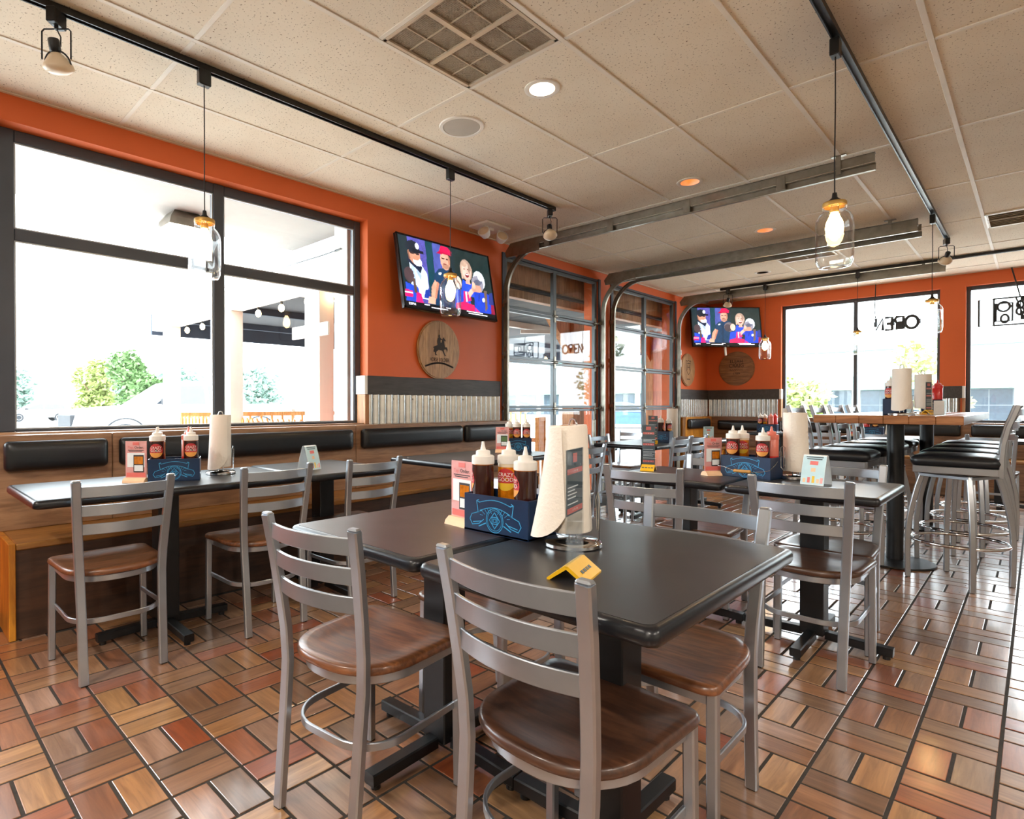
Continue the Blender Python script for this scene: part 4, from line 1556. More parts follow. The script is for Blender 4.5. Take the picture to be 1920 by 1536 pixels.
# second coach in navy
po([(4.6, 0.6), (9.4, .6), (9.8, 4.6), (8.9, 5.8), (7.6, 6.0), (6.2, 5.6), (5.2, 4.6)], '#173a5a')
po([(4.2, 1.0), (4.9, 1.0), (5.9, 3.5), (5.3, 4.0), (4.6, 3.0)], '#d69a80')
po([(3.6, .7), (4.9, .7), (4.9, 1.6), (3.9, 1.6)], '#e0a88e')
el(7.55, 6.9, .85, 1.25, '#dba088')
po([(6.9, 5.8), (8.3, 5.9), (8.1, 6.5), (7.0, 6.4)], '#b5846d')
po([(6.6, 7.9), (8.8, 7.8), (8.9, 8.4), (8.2, 8.95), (7.1, 8.95)], '#d8174c')
po([(6.2, 7.75), (8.4, 7.8), (8.5, 8.0), (6.6, 8.1)], '#b01040')
el(6.35, 5.0, .3, .15, '#dfe7ef', 20)
el(7.25, 7.2, .32, .10, '#3b2a28'); el(7.95, 7.2, .26, .10, '#3b2a28'); el(7.45, 6.45, .28, .10, '#8a4d48')
po([(8.1, 6.3), (8.45, 6.6), (8.4, 7.7), (8.15, 7.7)], '#b57c64')
po([(6.6, .6), (7.2, .6), (7.4, 4.6), (6.9, 4.8)], '#12304c')
po([(8.6, 4.8), (9.4, 4.2), (9.8, 4.7), (8.9, 5.6)], '#24527a')
po([(4.9, 1.6), (5.2, 1.5), (6.0, 3.6), (5.7, 3.9)], '#b97a62')
# laughing player
po([(9.7, 2.6), (12.8, 2.6), (12.7, 4.8), (11.6, 4.4), (10.4, 4.9)], '#2a4ed0')
el(11.3, 6.3, 1.15, 1.5, '#a58a7a')
el(11.3, 6.1, .86, 1.2, '#eab6a6')
el(11.35, 5.6, .36, .3, '#7c2a33')
el(11.35, 5.72, .30, .10, '#f5ecec')
el(10.95, 6.45, .12, .07, '#5a3a34'); el(11.65, 6.45, .12, .07, '#5a3a34')
po([(10.9, 4.4), (11.8, 4.4), (11.7, 5.0), (11.0, 5.0)], '#e2ab9a')
po([(10.25, 5.0), (10.5, 5.0), (10.7, 7.2), (10.4, 7.0)], '#c3a692')
el(11.0, 7.15, .55, .4, '#b89a86'); el(11.9, 6.7, .18, .8, '#9b7f70')
# player turned away, centre
el(8.6, 4.4, 1.15, 1.15, '#6f6468')
el(8.3, 4.2, .8, .9, '#463c44')
el(9.5, 4.35, .6, .85, '#edc4b2')
po([(8.3, .8), (11.3, .8), (11.4, 2.4), (10.2, 3.4), (8.8, 3.2)], '#2346c2')
po([(10.0, 1.7), (11.6, 2.1), (11.4, 3.3), (10.3, 3.3)], '#e5206c')
po([(10.5, 1.8), (10.8, 1.9), (10.9, 3.3), (10.6, 3.3)], '#f4e6f2')
po([(8.4, .6), (12.2, .6), (12.0, 1.5), (10.2, 1.8), (8.6, 1.4)], '#d61f5f')
po([(11.2, 2.3), (12.6, 3.7), (12.3, 4.2), (11.1, 3.2)], '#e6b2a0')
# player with the helmet and braid
el(13.6, 5.2, 1.15, 1.35, '#d3dde6')
el(13.2, 4.6, 1.15, 1.2, '#8d8a98')
el(12.9, 3.9, .95, .75, '#c8947e')
el(13.3, 4.9, .9, .42, '#5d6174', 15)
po([(12.0, .6), (15.4, .6), (15.7, 3.2), (14.6, 3.6), (12.3, 3.4)], '#1d40c0')
po([(12.2, 1.2), (13.0, .6), (12.2, .6)], '#ef2a72')
po([(14.3, 3.9), (14.9, 3.9), (14.6, 1.4), (14.1, .9)], '#6d584a')
el(14.0, 2.5, .25, .35, '#e9eefb', -20)
po([(15.2, 0.6), (16, .6), (16, 2.0), (15.4, 2.2)], '#8e1c3c')
po([(15.0, 2.0), (16, 2.0), (16, 3.8), (15.3, 3.6)], '#26347a')
po([(12.9, 2.2), (13.1, 2.2), (13.5, 3.3), (13.2, 3.4)], '#16329a')
el(13.9, 5.7, .5, .5, '#eef3f8')
el(12.4, 4.3, .35, .5, '#e3b09a')
# score strip
po([(0, 0), (16, 0), (16, .62), (0, .62)], '#0b0e14')


def shade(x, y):
    c = None
    for s in reversed(SH):
        if s[0] == 'e':
            dx, dy = x - s[1], y - s[2]
            u, v = dx * s[6] + dy * s[7], -dx * s[7] + dy * s[6]
            if (u / s[3]) ** 2 + (v / s[4]) ** 2 <= 1:
                c = s[5]
                break
        elif in_poly(x, y, s[1]):
            c = s[2]
            break
    if c == lin('#5a57b0') and (int((x + y) * 5) % 2) ^ (int((x - y) * 5 + 90) % 2):
        c = lin('#4a4690')
    k = .97 + .12 * math.sin(x * 3.1 + y) * math.sin(y * 2.3) + .06 * math.sin(x * 7.7) * math.sin(y * 6.1 + x)
    return tuple(q * k for q in c)


NX, NY = 176, 99
TW, TH = 1.150, .636


def screen_mesh():
    vs = [(-TW / 2 + TW * i / NX, 0, -TH / 2 + TH * j / NY) for j in range(NY + 1) for i in range(NX + 1)]
    fs, cs = [], []
    for j in range(NY):
        for i in range(NX):
            a = j * (NX + 1) + i
            fs.append((a, a + 1, a + NX + 2, a + NX + 1))
            cs.append(shade(16 * (i + .5) / NX, 9 * (j + .5) / NY))
    me = bpy.data.meshes.new('screen')
    me.from_pydata(vs, [], fs)
    ca = me.color_attributes.new('Col', 'FLOAT_COLOR', 'CORNER')
    buf = []
    for c in cs:
        buf += [c[0], c[1], c[2], 1.0] * 4
    ca.data.foreach_set('color', buf)
    me.materials.append(M['tv'])
    return me


SME = screen_mesh()


def television(loc, rotz, tilt, label, arm, sc=1.0):
    """local -y is the viewing side"""
    t = thing('television', label, 'television', loc, rot=(tilt, 0, rotz))
    t.rotation_mode = 'XYZ'
    t.scale = (sc, sc, sc)
    W, Hh = 1.185, .674
    g = G().box(-W / 2, W / 2, 0.0, .035, -Hh / 2, Hh / 2, .004)
    g.box(-.36, .36, .03, .06, -.22, .16, .01)
    g.build('case', M['tvblack'], t)
    b = G()
    for a in (-1, 1):
        b.box(a * W / 2 - (.018 if a > 0 else 0), a * W / 2 + (0 if a > 0 else .018), -.006, .004, -Hh / 2, Hh / 2, .002)
    b.box(-W / 2, W / 2, -.006, .004, Hh / 2 - .016, Hh / 2, .002)
    b.box(-W / 2, W / 2, -.006, .004, -Hh / 2, -Hh / 2 + .022, .002)
    b.build('bezel', M['tvblack'], t)
    s = bpy.data.objects.new('screen', SME)
    COL.objects.link(s)
    s.parent = t
    s.location = (0, -.001, .003)
    Ms = Matrix.Translation((0, -.0018, .003)) @ Matrix.Rotation(R(90), 4, 'X')
    z0 = -TH / 2
    text('ESPN', .030, M['whitemark'], s, Matrix.Translation((-TW / 2 + .075, -.002, z0 + .022)) @ Matrix.Rotation(R(90), 4, 'X'), 'screen_text', sx=1.2)
    for (x, wd_, z) in ((-.36, .06, .03), (-.28, .20, .012), (-.10, .06, .03), (.17, .22, .032), (.19, .26, .014)):
        G().box(x, x + wd_, -.003, -.002, z0 + z, z0 + z + .008).build('screen_caption', M['whitemark'], s, smooth=0)
    part('logo_strip', M['galv'], t, -.02, .02, -.0075, -.006, -Hh / 2 + .006, -Hh / 2 + .014)
    a = G()
    a.box(-.18, .18, .06, .075, -.14, .10)
    a.cyl((0, .07, 0), (0, arm, 0), .022, n=10)
    a.box(-.09, .09, arm, arm + .012, -.12, .12)
    a.build('wall_mount', M['black'], t)
    return t


t1 = Vector((-3.81, 3.752, 2.285))
television(t1, R(90), R(-10.5), 'wall television tilted forward beside the big window, showing a softball game', .13)
tv2 = television((-3.503, 9.62, 2.378), R(48.2), R(-9), 'corner-mounted television between the two far barrel lids, same softball game', .40, .965)
part('cable_cover', M['white'], tv2, -.03, .0, .05, .08, -.47, -.30, .004)

# ---------------------------------------------------------------- barrel lids
def barrel_lid(loc, rot, r, mt, label, staves):
    """local -y faces the room; round head made of vertical (or level) boards"""
    t = thing('barrel_lid', label, 'wall sign', loc, rot=rot)
    n = 6
    for k in range(n):
        a, b = -r + 2 * r * k / n, -r + 2 * r * (k + 1) / n
        lo, hi = [], []
        m = 7
        for q in range(m + 1):
            u = a + .0006 + (b - a - .0012) * q / m
            h = math.sqrt(max(0, r * r - u * u))
            lo.append((u, -h))
            hi.append((u, h))
        poly = lo + hi[::-1]
        if staves == 'h':
            poly = [(y, x) for x, y in poly][::-1]
        G().prism(poly, 0, .022 + .0006 * (k % 2), Matrix.Rotation(R(90), 4, 'X')).build('board', M[mt], t, smooth=0)
    rim = [(r * math.cos(2 * PI * k / 48), -.011, r * math.sin(2 * PI * k / 48)) for k in range(48)]
    G().bar(rim, .024, .007, closed=True, upv=(0, 1, 0)).build('rim', M[mt], t)
    return t


def MF(x, z, y=-.0235):
    return Matrix.Translation((x, y, z)) @ Matrix.Rotation(R(90), 4, 'X')


l1 = barrel_lid((-3.995, 3.775, 1.655), (0, 0, R(90)), .262, 'barrel', 'pale round barrel lid branded with a rider on horseback, below the television', 'v')
text('HORSE SOLDIER', .052, M['burn'], l1, MF(0, -.095), sx=.66)
horse = [(-.085, -.03), (-.075, .0), (-.09, .01), (-.07, .02), (-.04, .03), (-.005, .045), (.02, .06), (.035, .10), (.05, .112), (.056, .10), (.075, .085), (.07, .072), (.055, .08), (.06, .045), (.065, .02), (.09, .02), (.10, .0), (.094, -.03), (.085, -.005), (.065, .0), (.05, -.01), (.065, -.05), (.085, -.062), (.06, -.062), (.03, -.015), (-.02, -.012), (-.045, -.03), (-.05, -.05), (-.03, -.062), (-.06, -.062), (-.065, -.035)]
G().prism(horse, 0, .0008, MF(.005, .01)).build('horse_mark', M['burn'], l1, smooth=0)
rider = [(-.03, .03), (-.035, .06), (-.03, .09), (-.018, .10), (-.022, .115), (-.012, .13), (.0, .122), (.0, .105), (.008, .095), (.03, .085), (.028, .077), (.008, .08), (.008, .06), (.02, .03), (.01, .0), (-.002, .005), (.002, .04)]
G().prism(rider, 0, .0012, MF(.005, .015)).build('rider_mark', M['burn'], l1, smooth=0)
g = G()
pa = [(-.175 + .35 * k / 14, -.158 + .035 * math.sin(PI * k / 14)) for k in range(15)]
g.stroke(pa, .016, 0, .0008, M=MF(0, 0))
g.stroke([(-.012, .12), (-.012, .17)], .003, 0, .0008, M=MF(.005, .015))
g.build('banner_mark', M['burn'], l1, smooth=0)

l2 = barrel_lid((-3.51, 10.097, 1.735), (0, 0, 0), .268, 'barrel_d', 'dark round barrel lid with two lines of lettering below the corner television', 'h')
text('ELIJAH', .075, M['burn'], l2, MF(0, .115), sx=.95)
text('CRAIG', .085, M['burn'], l2, MF(0, .045), sx=.95)
text('1789', .045, M['burn'], l2, MF(0, -.085), sx=1.3)
g = G()
g.stroke([(-.10 + .2 * k / 20, -.025 + .01 * math.sin(k * 1.9)) for k in range(21)], .005, 0, .0008, M=MF(0, 0))
g.build('script_mark', M['burn'], l2, smooth=0)

l3 = barrel_lid((-3.995, 9.30, 1.70), (0, 0, R(90)), .25, 'barrel', 'round barrel lid branded with a shield, on the short orange wall by the corner', 'v')
shield = [(-.09, .13), (-.05, .115), (0, .135), (.05, .115), (.09, .13), (.085, .0), (.05, -.06), (0, -.10), (-.05, -.06), (-.085, .0)]
g = G().stroke(shield, .008, 0, .0008, True, M=MF(0, .02))
g.stroke([(-.04, .06), (-.04, -.02)], .012, 0, .0008, M=MF(0, .02)).stroke([(.04, .06), (.04, -.02)], .012, 0, .0008, M=MF(0, .02)).stroke([(-.04, .02), (.04, .02)], .01, 0, .0008, M=MF(0, .02)).stroke([(-.06, .085), (.06, .085)], .008, 0, .0008, M=MF(0, .02)).stroke([(-.05, -.15), (.05, -.15)], .014, 0, .0008, M=MF(0, .0))
g.build('shield_mark', M['burn'], l3, smooth=0)

sb = thing('wall_box', 'small white box fixed on the short orange wall above another', 'wall box', (-4.0, 8.97, 1.96))
part('cover', M['white'], sb, 0, .04, -.05, .05, -.04, .04, .005)
part('dial', M['frame_g'], sb, .04, .046, -.02, .02, -.015, .015, .002)
sb = thing('wall_box', 'white thermostat-like box on the short orange wall beside the roll-up door', 'wall box', (-4.0, 8.97, 1.79))
part('cover', M['white'], sb, 0, .035, -.055, .055, -.06, .06, .005)
part('display', M['frame_g'], sb, .035, .037, -.03, .03, 0, .03, .001)

# ---------------------------------------------------------------- neon signs in the far windows (seen from behind)
ns = thing('neon_sign', 'unlit open sign hanging in the far window, seen reversed', 'sign', (-1.388, 10.05, 2.27))
g = G()
def ring2(cx, cz, rx, rz, n=24): return [(cx + rx * math.cos(2 * PI * k / n), 0, cz + rz * math.sin(2 * PI * k / n)) for k in range(n)]
g.tube(ring2(.165, 0, .07, .085), .019, 8, True)
# P, E and N read from outside, so they run leftwards here
g.tube([(.075, 0, -.085), (.075, 0, .085), (.0, 0, .085), (-.02, 0, .05), (-.0, 0, .005), (.075, 0, .005)], .019, 8)
g.tube([(-.13, 0, .085), (-.05, 0, .085), (-.05, 0, -.085), (-.13, 0, -.085)], .019, 8)
g.tube([(-.05, 0, 0), (-.11, 0, 0)], .019, 8)
g.tube([(-.155, 0, -.085), (-.155, 0, .085), (-.235, 0, -.085), (-.235, 0, .085)], .019, 8)
g.build('letter_tube', M['neon'], ns, smooth=60)
b = G()
for x, w in ((.085, .04), (.03, .09), (-.05, .05), (-.24, .04), (.240, .04)):
    b.box(x - w / 2, x + w / 2, .010, .016, -.03 if w < .06 else -.09, .04 if w < .06 else .0)
b.build('backing_plate', M['neon'], ns)
G().tube([(-.24, 0, .09), (-.25, .0, .2), (-.24, .0, .57)], .006, 6).build('power_cord', M['black'], ns)
G().tube([(.15, 0, .09), (.15, 0, .36)], .0015, 5).build('hanging_chain', M['wire'], ns)

n2 = thing('neon_sign', 'unlit neon sign of wires and loops in the last far window', 'sign', (-.18, 10.05, 2.31))
g = G()
for (x0, x1, z0, z1) in ((-.36, -.22, -.17, .165), (-.22, .30, -.17, .165), (-.20, -.05, -.12, .10), (.02, .30, -.03, .12)):
    g.tube([(x0, 0, z0), (x0, 0, z1), (x1, 0, z1), (x1, 0, z0)], .014, 6, True)
for (cx, cz, rx, rz) in ((-.13, .06, .055, .06), (.02, .07, .03, .045), (.02, -.01, .035, .045), (.14, .05, .04, .06), (-.12, -.09, .035, .05)):
    g.tube(ring2(cx, cz, rx, rz, 18), .015, 6, True)
g.tube([(-.02, 0, .16), (.05, 0, -.08), (.10, 0, .02)], .009, 6)
g.build('letter_tube', M['neon'], n2, smooth=60)
b = G().box(.02, .32, .01, .03, -.115, -.06)
b.box(.02, .3, .01, .03, .13, .155)
b.build('backing_plate', M['neon'], n2)
G().tube([(.02, 0, .16), (-.02, 0, .35), (-.06, -.05, .53)], .008, 6).build('power_cord', M['black'], n2)
# ---------------------------------------------------------------- things on the tables
TT = .757


def emblem(parent, w=.25, y=-.0665, sc=1.0):
    g = G()
    Me = Matrix.Translation((0, y, .056)) @ Matrix.Rotation(R(90), 4, 'X') @ Matrix.Scale(sc, 4)
    lw = .0022

    def st(p, cl=False, w_=lw):
        g.stroke(p, w_, 0, .0006, cl, Me)
    def arch(x0, x1, y0, h, n=10):
        return [(x0 + (x1 - x0) * k / n, y0 + h * math.sin(PI * k / n)) for k in range(n + 1)]
    st(arch(-.062, .062, .034, .012))
    st(arch(-.058, .058, .010, .014))
    for s in (-1, 1):
        st([(s * .062, .036), (s * .072, .038), (s * .066, .004), (s * .056, .008)])
        st([(s * .070, .040), (s * .064, .042)])
        st([(s * .050, .010), (s * .092, -.004), (s * .100, -.020), (s * .090, -.036), (s * .062, -.030), (s * .044, -.016)])
        st([(s * .054, -.022), (s * .086, -.028)])
        st([(s * .036, -.026), (s * .062, -.038)], w_=.003)
        for k in range(5):
            st([(s * (.012 + .009 * k), .006 - .0006 * k * k), (s * (.018 + .010 * k), .020 - .0014 * k * k)], w_=.0012)
    c = lambda r: [(r * math.cos(2 * PI * k / 24), -.014 + r * 1.08 * math.sin(2 * PI * k / 24)) for k in range(24)]
    st(c(.033), True)
    st(c(.028), True, .0013)
    st([(0, .010), (.020, -.014), (0, -.038), (-.020, -.014)], True)
    st([(-.010, -.004), (.010, -.004), (.010, -.024), (-.010, -.024)], True)
    st([(-.005, -.009), (.005, -.009), (.005, -.019), (-.005, -.019)], True, .0018)
    return g.build('emblem', M['cyan'], parent, smooth=0)


def caddy(x, y, deg, label, w=.25, d=.133, h=.113, z=TT, grip=None, mark=True):
    t = thing('condiment_caddy', label, 'caddy', (x, y, z), R(deg), 'blue condiment caddies')
    g = G()
    a, b, k = w / 2, d / 2, .004
    g.box(-a, a, -b, b, 0.0, .006)
    g.box(-a, a, -b, -b + k, .0, h, .001)
    g.box(-a, a, b - k, b, .0, h, .001)
    g.box(-a, -a + k, -b + k, b - k, 0, h, .001)
    g.box(a - k, a, -b + k, b - k, 0, h, .001)
    g.build('box', M['navy'], t)
    g = G()
    for u in (-.27, .0, .27):
        g.box(u * w - .0015, u * w + .0015, -b + k, b - k, .006, h * .75)
    g.box(-a + k, a - k, -.0015, .0015, .006, h * .75)
    g.build('divider', M['navy'], t, smooth=0)
    if mark:
        emblem(t, w, -b - .0002, w / .25)
    p = [(-a - .004, 0, h - .02), (-a - .006, 0, h + .02)]
    if grip == 'front':
        pts = [(-a - .004, 0, h - .02), (-a - .006, -b * .5, h - .035), (-a - .004, -b - .02, h - .058), (-.5 * w + .03, -b - .022, h - .060), (-.05, -b - .026, h - .075), (.05, -b - .026, h - .078), (a - .03, -b - .022, h - .072), (a + .004, -b - .018, h - .062), (a + .006, -b * .4, h - .035), (a + .004, 0, h - .02)]
        hb = G().tube(pts, .0016, 6).build('handle', M['wire'], t, smooth=60)
        G().lathe([(.006, -.045), (.009, -.040), (.0075, -.02), (.009, 0), (.0075, .02), (.009, .040), (.006, .045)], 14, Matrix.Translation((0, -b - .026, h - .0765)) @ Matrix.Rotation(R(90), 4, 'Y')).build('grip', M['grip'], hb, smooth=60)
        G().tube([(a + .003, b * .6, h - .06), (a + .02, b * .6, h - .05), (a + .022, b * .6, h + .05), (a + .012, b * .6, h + .058), (a + .012, b * .2, h + .05), (a + .014, b * .2, h - .05), (a + .03, b * .2, h - .068)], .002, 6).build('side_loop', M['wire'], t, smooth=60)
    elif grip == 'back':
        pts = [(-a - .004, 0, h - .02), (-a - .005, b + .018, h - .045), (-.04, b + .022, h - .06), (.04, b + .022, h - .06), (a + .005, b + .018, h - .045), (a + .004, 0, h - .02)]
        G().tube(pts, .0016, 6).build('handle', M['wire'], t, smooth=60)
    return t


BT = {}


def inb(c, u, v):
    """a spot inside a caddy: u along its front, v from front to back"""
    p = Matrix.Translation(c.location) @ Matrix.Rotation(c.rotation_euler.z, 4, 'Z') @ Vector((u, v, 0))
    return p.x, p.y


def bottle(kind, x, y, deg, label, z=TT + .0065, s=1.0, group='squeeze bottles in the caddies'):
    """squeeze bottle; deg turns its round label (0 = facing -y)"""
    if kind in BT:
        return_copy = dup(BT[kind], (x, y, z), R(deg), label, group)
        return_copy.scale = (s, s, s)
        return return_copy
    t = thing('sauce_bottle', label, 'bottle', (x, y, z), R(deg), group)
    t.scale = (s, s, s)
    BT[kind] = t
    r = .0335
    body = {'sauce': 'haze', 'amber': 'haze', 'ketchup': 'ketchup', 'pink': 'pinkb'}[kind]
    fill = {'sauce': 'sauce', 'amber': 'amber', 'ketchup': 'ketchup', 'pink': 'ketchup'}[kind]
    fl = {'sauce': .194, 'amber': .186, 'ketchup': .12, 'pink': .11}[kind]
    G().lathe([(r - .004, 0), (r, .004), (r, fl)], 24, cap1=True).build('sauce', M[fill], t, smooth=50)
    G().lathe([(r - .0002, fl), (r - .0002, .196), (r - .003, .200)], 24, cap0=False).build('bottle_shoulder', M['amber'] if kind == 'sauce' else M[body], t, smooth=50)
    cm = {'ketchup': 'ketchup', 'pink': 'pinkb'}.get(kind, 'cap')
    c = G().lathe([(r + .0012, .196), (r + .0016, .200), (r + .0012, .219), (r - .003, .222), (.0225, .223), (.0215, .235), (.018, .237), (.0085, .239), (.0055, .252), (.0035, .264), (.001, .264)], 24).build('cap', M[cm], t, smooth=40)
    if kind in ('sauce', 'amber'):
        # round label wrapped on the bottle, facing local -y
        def disc(rad, cx, cz, dr, m, name, y0=-1, y1=1):
            n = 20
            vs = [(0, 0)] + [(rad * math.cos(2 * PI * k / n), max(y0 * rad, min(y1 * rad, rad * math.sin(2 * PI * k / n)))) for k in range(n)]
            rings = []
            for f in (1.0, .66, .33):
                rings.append([((r + dr) * math.sin((cx + px * f) / r), -(r + dr) * math.cos((cx + px * f) / r), cz + (py * f if y0 == -1 else y0 * rad + (py - y0 * rad) * f if False else py * f)) for px, py in vs[1:]])
            g = G().loops(rings, False, True)
            return g.build(name, M[m], t, smooth=60)
        lb = disc(.0345, 0, .148, .0004, 'red', 'label_disc')
        lo = G()
        n = 14
        lowc = lin('#eaa04a')
        pts = [(.034 * math.cos(PI + PI * k / n), .034 * math.sin(PI + PI * k / n)) for k in range(n + 1)]
        pts = [(px, py) for px, py in pts if py < -.010]
        pts = [(-.0325, -.0105)] + pts + [(.0325, -.0105)]
        rows = []
        for f in (0, .5, 1):
            rows.append([((r + .0007) * math.sin(px / r), -(r + .0007) * math.cos(px / r), .148 + (-.0105 + (py + .0105) * f)) for px, py in pts])
        m_ = len(pts)
        lo.add([p for rw in rows for p in rw], [(i * m_ + k, (i + 1) * m_ + k, (i + 1) * m_ + k + 1, i * m_ + k + 1) for i in range(2) for k in range(m_ - 1)])
        lo.build('label_band', M['orange_l' if kind == 'sauce' else 'yellow_l'], lb, smooth=60)
        for (tx, sz, zz) in (('CRAZY', .0165, .163), ('GOOD', .0170, .148)):
            text(tx, sz, M['wlet'], lb, Matrix.Translation((0, -(r + .0009), zz)) @ Matrix.Rotation(R(90), 4, 'X'), 'label_text', wrap=r + .0009, extrude=.0001)
    return t


def towel(x, y, deg, label, flap=True, z=TT, lean=0.0, h=.285, loose=0.35):
    """upright paper towel roll on a round chrome stand; deg is where the loose sheet hangs (0 = -y)"""
    t = thing('paper_towel_stand', label, 'paper towels', (x, y, z), R(deg), 'paper towel rolls on stands')
    G().lathe([(.074, 0), (.078, .003), (.078, .011), (.072, .016), (.03, .019), (.012, .022)], 36).build('stand_base', M['chrome'], t, smooth=40)
    g = G()
    for s in (-1, 1):
        g.tube([(s * .012, 0, .018), (s * .012, 0, .33), (s * .008, 0, .342), (0, 0, .345)], .003, 6)
    g.build('stand_post', M['wire'], t, smooth=60)
    G().tube([(.060, .02, .018), (.070, .02, .024), (.072, .02, .13), (.068, .02, .15), (.062, .02, .13), (.066, .02, .05)], .0022, 6).build('tension_arm', M['wire'], t, smooth=60)
    zb = .042
    pr_ = G().lathe([(.019, zb), (.0525, zb), (.054, zb + .004), (.054, zb + h - .004), (.0525, zb + h), (.019, zb + h)], 40, cap0=False, cap1=False).build('paper_roll', M['paper'], t, smooth=50)
    co_ = G().lathe([(.0195, zb + h + .0005), (.0205, zb + h + .0005), (.0205, zb - .0005), (.0195, zb - .0005)], 20, cap0=False, cap1=False).build('core', M['peach'], t, smooth=30)
    tilt = Matrix.Rotation(R(-deg), 4, 'Z') @ Matrix.Rotation(-lean, 4, Vector((-.707, .707, 0))) @ Matrix.Rotation(R(deg), 4, 'Z')
    if flap:
        # outer sheet: clings at the top, swings away from the roll lower down
        na, nz = 22, 10
        vs = []
        for j in range(nz + 1):
            v = j / nz
            for i in range(na + 1):
                u = i / na
                ad = -165 + 190 * u
                a = R(ad)
                free = max(0, u - .72) / .28
                bump = math.exp(-((ad + 48) / 46) ** 2)
                rr = .0548 + loose * (.046 * (v ** 1.4) * bump + .007 * free)
                zz = zb + h - .002 - v * (h + .010 * bump) + .05 * v * free ** 2
                vs.append((rr * math.sin(a), -rr * math.cos(a), zz))
        fs = [(j * (na + 1) + i, j * (na + 1) + i + 1, (j + 1) * (na + 1) + i + 1, (j + 1) * (na + 1) + i) for j in range(nz) for i in range(na)]
        n = len(vs)
        vs2 = [(Vector(p) * 1.0 + Vector((p[0], p[1], 0)).normalized() * .0006) for p in vs]
        fs2 = [tuple(q + n for q in f[::-1]) for f in fs]
        ls_ = G().add(vs + vs2, fs + fs2).build('loose_sheet', M['paper'], t, smooth=70)
        ls_.matrix_basis = tilt
    pr_.matrix_basis = tilt
    co_.matrix_basis = tilt
    return t


def tent(x, y, deg, label, kind='blue', z=TT):
    t = thing('tent_card', label, 'table card', (x, y, z), R(deg))
    w, d, h = .052, .046, .142
    g = G()
    # front face (-y) and back face, meeting in a rounded ridge
    prof = [(-d, 0), (-d * .86, .03), (-d * .62, .075), (-d * .32, .118), (-.008, h - .003), (0, h), (.008, h - .003), (d * .32, .118), (d * .62, .075), (d * .86, .03), (d, 0)]
    inn = [(p[0] * .97, p[1] - .0012) for p in prof]
    inn[0], inn[-1] = (-d + .0012, 0), (d - .0012, 0)
    k = len(prof)
    vs = [(-w, p[0], p[1]) for p in prof] + [(w, p[0], p[1]) for p in prof] + [(-w, p[0], p[1]) for p in inn] + [(w, p[0], p[1]) for p in inn]
    fs = []
    for i in range(k - 1):
        fs += [(i, k + i, k + i + 1, i + 1), (2 * k + i, 2 * k + i + 1, 3 * k + i + 1, 3 * k + i), (i, i + 1, 2 * k + i + 1, 2 * k + i), (k + i, 3 * k + i, 3 * k + i + 1, k + i + 1)]
    g.add(vs, fs)
    g.build('folded_card', M['cardw' if kind == 'blue' else 'card'], t, smooth=50)
    def strip(z0, z1, x0, x1, m, nm, off=.0006):
        def yy(q):
            for i in range(5):
                if prof[i][1] <= q <= prof[i + 1][1]:
                    f = (q - prof[i][1]) / (prof[i + 1][1] - prof[i][1])
                    return prof[i][0] + f * (prof[i + 1][0] - prof[i][0])
            return -.008
        n = 6
        v, f = [], []
        for i in range(n + 1):
            q = z0 + (z1 - z0) * i / n
            v += [(x0, yy(q) - off, q), (x1, yy(q) - off, q)]
            if i < n:
                f.append((2 * i, 2 * i + 1, 2 * i + 3, 2 * i + 2))
        return G().add(v, f).build(nm, M[m], t, smooth=50)
    strip(.003, .136, -w + .001, w - .001, 'card', 'print_panel', .0004)
    for (z0, z1, a, b) in ((.128, .133, -.038, .038), (.119, .124, -.034, .034)):
        strip(z0, z1, a, b, 'slate', 'print_line', .0008)
    strip(.094, .112, -.018, .018, 'pinkd', 'print_badge', .0008)
    strip(.062, .080, -.010, .010, 'peach', 'print_badge', .0008)
    for k_, (a, c) in enumerate(((-.042, 'peach'), (-.022, 'pinkd'), (-.002, 'yellow_l'), (.018, 'peach'), (.034, 'pink'))):
        strip(.010, .030 + .006 * (k_ % 3), a, a + .012, c, 'print_picture', .0008)
    return t


